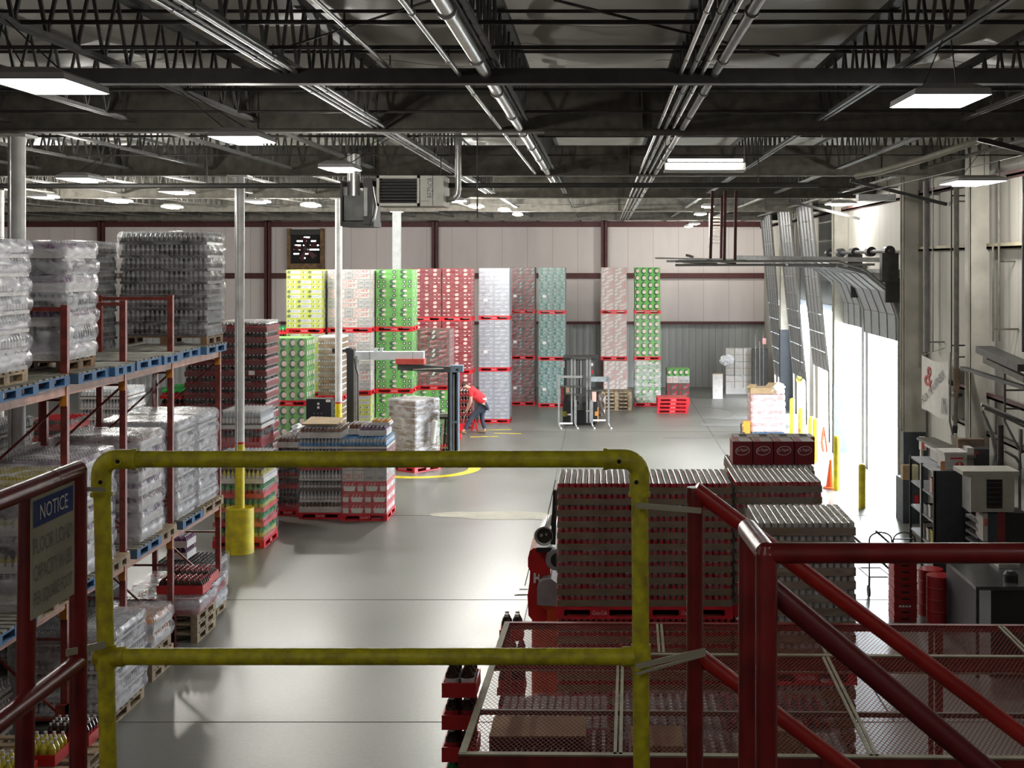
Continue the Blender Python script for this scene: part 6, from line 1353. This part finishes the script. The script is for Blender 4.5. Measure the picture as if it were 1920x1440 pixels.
# ---------------------------------------------------------------- platform, railings, yellow gate
zd = 4.08
b = MB(); b.box(-1.62, .62, YN, 4.05, zd - .12, zd, M_dark); b.box(.62, 3.2, YN, 2.9, zd - .12, zd, M_dark); o = tag(b.build('platform_deck'), 'dark platform deck the railings stand on', 'platform')
RP = .0245
def sph_tube(b, p, r, m): b.lathe(p[0], p[1], p[2] - r, [(r * .3, .05 * r), (r * .72, .3 * r), (r, r), (r * .72, 1.7 * r), (r * .25, 1.97 * r)], m, 16)
t = thing('platform_railing', 'dark red round tube railing at the left side of the platform', 'railing', (0, 0, 0)); xL = -1.487; ya = 3.78
zt1 = H - .59; zm1 = H - 1.135
b = MB(); b.cyl((xL, 1.2, zt1), (xL, ya, zt1), RP, M_red, 24); sph_tube(b, (xL, ya, zt1), RP, M_red); b.cyl((xL, 3.60, zt1), (xL, 3.606, zt1), RP * 1.03, mat('weld_ring', (.2, .12, .1), .5), 24); b.build('top_rail', t)
b = MB(); b.cyl((xL, 1.2, zm1), (xL, ya, zm1), RP, M_red, 24); b.build('mid_rail', t)
for y_ in (ya, 3.5, 1.3):
    b = MB(); b.cyl((xL - (.035 if y_ == 3.5 else 0), y_, zd), (xL - (.02 if y_ == 3.5 else 0), y_, zt1), RP, M_red, 24); b.cyl((xL, y_, zd), (xL, y_, zd + .01), .06, M_red, 16); b.build('post', t)
# notice sign
t = thing('notice_sign', 'white and blue notice sign about floor load hung on the left railing', 'sign', (0, 0, 0)); xs = -1.452; y1 = 3.72; y0 = 3.44
M_sg = mat('sign_cream', (.40, .37, .26), .85, var=.06); M_sb2 = mat('sign_blue', (.012, .03, .16), .85, var=.05)
xs = -1.475; z1 = H - (915 - 490) * 3.60 / F * 1.0; z0 = z1 - .315
b = MB(); b.box(xs - .002, xs + .001, y0, y1, z0, z1, M_sg); b.build('plate', t)
b = MB(); b.decal((xs + .0018, y0, z0), (0, 1, 0), (0, 0, 1), [(.01, .235), (.27, .235), (.27, .305), (.01, .305)], M_sb2); b.text('NOTICE', (xs + .003, y0, z0), (0, 1, 0), (0, 0, 1), .05, .25, .18, .04, M_ink); 
for k, wd in enumerate(('FLOOR LOAD', 'CAPACITY IN LBS', 'PER SQUARE FOOT')): b.text(wd, (xs + .003, y0, z0), (0, 1, 0), (0, 0, 1), .012, .165 - .07 * k, .25, .042, mat('sign_brown_ink', (.07, .05, .03), .6))
b.build('lettering', t)
b = MB(); b.cyl((xs, y1 - .02, z1), (xs, y1 - .02, zt1), .002, M_wb, 6); b.cyl((xs, y0 + .03, z1), (xs, y0 + .03, zt1), .002, M_wb, 6); b.build('tie', t)
# yellow gate, leaning a little
yg = 3.9; pm = F / yg
gx0t, gx0b, gx1t, gx1b = X(190, yg), X(203, yg), X(1199, yg), X(1203, yg); zt2 = Z(861, yg); zm2 = Z(1231, yg); zb2 = zd; RG = .0245
def gx(z, a, c): tt = (zt2 - z) / (zt2 - Z(1440, yg)); return a + (c - a) * tt
t = thing('safety_gate', 'yellow pipe safety gate with elbow fittings across the platform opening', 'gate', (0, 0, 0))
for a, c in ((gx0t, gx0b), (gx1t, gx1b)):
    b = MB(); b.cyl((gx(zb2, a, c), yg, zb2), (gx(zt2 - .06, a, c), yg, zt2 - .06), RG, M_yel, 24); b.build('gate_post', t)
b = MB(); b.cyl((gx0t + .07, yg, zt2), (gx1t - .07, yg, zt2), RG, M_yel, 24); b.build('top_rail', t)
b = MB(); b.cyl((gx(zm2, gx0t, gx0b), yg, zm2), (gx(zm2, gx1t, gx1b), yg, zm2), RG, M_yel, 24); b.build('mid_rail', t)
for s, gxx in ((1, gx0t), (-1, gx1t)):
    b = MB(); R_ = .045; pts = [(gxx, yg, zt2 - .1)] + [(gxx + s * (R_ - R_ * math.cos(a)), yg, zt2 - R_ + R_ * math.sin(a)) for a in [k * math.pi / 12 for k in range(7)]] + [(gxx + s * .1, yg, zt2)]
    b.tube(pts, RG * 1.18, M_yel, 24)
    b.cyl((gxx, yg, zt2 - .108), (gxx, yg, zt2 - .095), RG * 1.3, M_yel, 24); b.cyl((gxx + s * .095, yg, zt2), (gxx + s * .106, yg, zt2), RG * 1.3, M_yel, 24); elb = b.build('elbow_fitting', t)
    for p in ((gxx + s * .06, yg - RG * 1.15, zt2 - .002), (gxx + s * .01, yg - RG * 1.15, zt2 - .062)):
        b = MB(); b.cyl(p, (p[0], p[1] - .006, p[2]), .011, M_yel, 16); b.cyl((p[0], p[1] - .0062, p[2]), (p[0], p[1] - .007, p[2]), .0065, M_hole, 12); b.build('set_screw', elb)
    b = MB(); xx = gx(zm2, *((gx0t, gx0b) if s > 0 else (gx1t, gx1b))); b.cyl((xx, yg, zm2 - .035), (xx, yg, zm2 + .035), RG * 1.2, M_yel, 24); b.cyl((xx + s * .02, yg, zm2), (xx + s * .055, yg, zm2), RG * 1.18, M_yel, 24); b.cyl((xx, yg, zm2), (xx - s * .03, yg, zm2), RG * 1.1, M_yel, 24) if s > 0 else None; b.build('tee_fitting', t)
# cable ties
M_tie = mat('nylon_tie', (.42, .40, .30), .4, var=.08)
for i, (p, q_, w_, lb) in enumerate(((P(140, 912, 3.8), P(205, 915, 3.86), .012, 'upper white tie between the red post and yellow gate at left'), (P(132, 1218, 3.76), P(205, 1203, 3.86), .02, 'lower white tie wrapped between the red post and yellow gate at left'), (P(1192, 944, 3.86), P(1314, 954, 3.86), .016, 'upper white tie from the yellow gate to the red stair post'), (P(1192, 1244, 3.86), P(1322, 1214, 3.86), .016, 'lower doubled white tie from the yellow gate to the red stair post'))):
    b = MB(); b.bar(p + Vector((0, -.03, 0)), q_ + Vector((0, -.03, 0)), .004, w_, M_tie); 
    if i == 3: b.bar(p + Vector((0, -.032, -.02)), q_ + Vector((0, -.03, -.012)), .004, .008, M_tie)
    tag(b.build('cable_tie'), lb, 'cable tie', 'ties holding the yellow gate')
# stair railing, far side
t = thing('stair_railing', 'red stair railing on the far side, sloping down to the right', 'railing', (0, 0, 0)); ys = 3.92; sl_ = .765
def pr(px, py, y): return P(px, py, y)
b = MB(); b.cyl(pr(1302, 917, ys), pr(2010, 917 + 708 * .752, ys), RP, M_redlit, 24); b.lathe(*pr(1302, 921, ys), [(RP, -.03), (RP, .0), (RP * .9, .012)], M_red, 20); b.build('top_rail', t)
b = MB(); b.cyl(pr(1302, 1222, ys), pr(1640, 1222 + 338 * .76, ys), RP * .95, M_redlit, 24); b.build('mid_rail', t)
b = MB(); b.cyl((X(1303, ys), ys, zd), pr(1303, 918, ys), RP, M_red, 24); b.build('post', t)
b = MB(); xq = X(1990, ys); b.cyl((xq, ys, 2.9), (xq, ys, Z(1436, ys)), RP, M_red, 16); b.cyl((xq, ys, 0), (xq, ys, 2.9), RP, M_red, 16); b.build('lower_post', t)
# near guard rail with corner
t = thing('guard_railing', 'dark red guard railing corner at right with a level rail leaving the picture', 'railing', (0, 0, 0)); yn_ = 2.71; RN = .0225
B = P(1437, 1037, yn_); A2 = P(1402, 992, 2.99)
b = MB(); b.cyl(A2, B, RN, M_red, 24); sph_tube(b, A2, RN, M_red); sph_tube(b, B, RN, M_red); b.build('corner_rail', t)
b = MB(); b.cyl(B, P(2150, 1037, yn_), RN * .93, M_red, 24); b.build('level_rail', t)
b = MB(); b.cyl((B.x, B.y, zd), B, RN, M_red, 24); b.build('corner_post', t)
b = MB(); b.cyl((A2.x, A2.y, zd), A2, RN * .95, M_red, 24); b.build('end_post', t)
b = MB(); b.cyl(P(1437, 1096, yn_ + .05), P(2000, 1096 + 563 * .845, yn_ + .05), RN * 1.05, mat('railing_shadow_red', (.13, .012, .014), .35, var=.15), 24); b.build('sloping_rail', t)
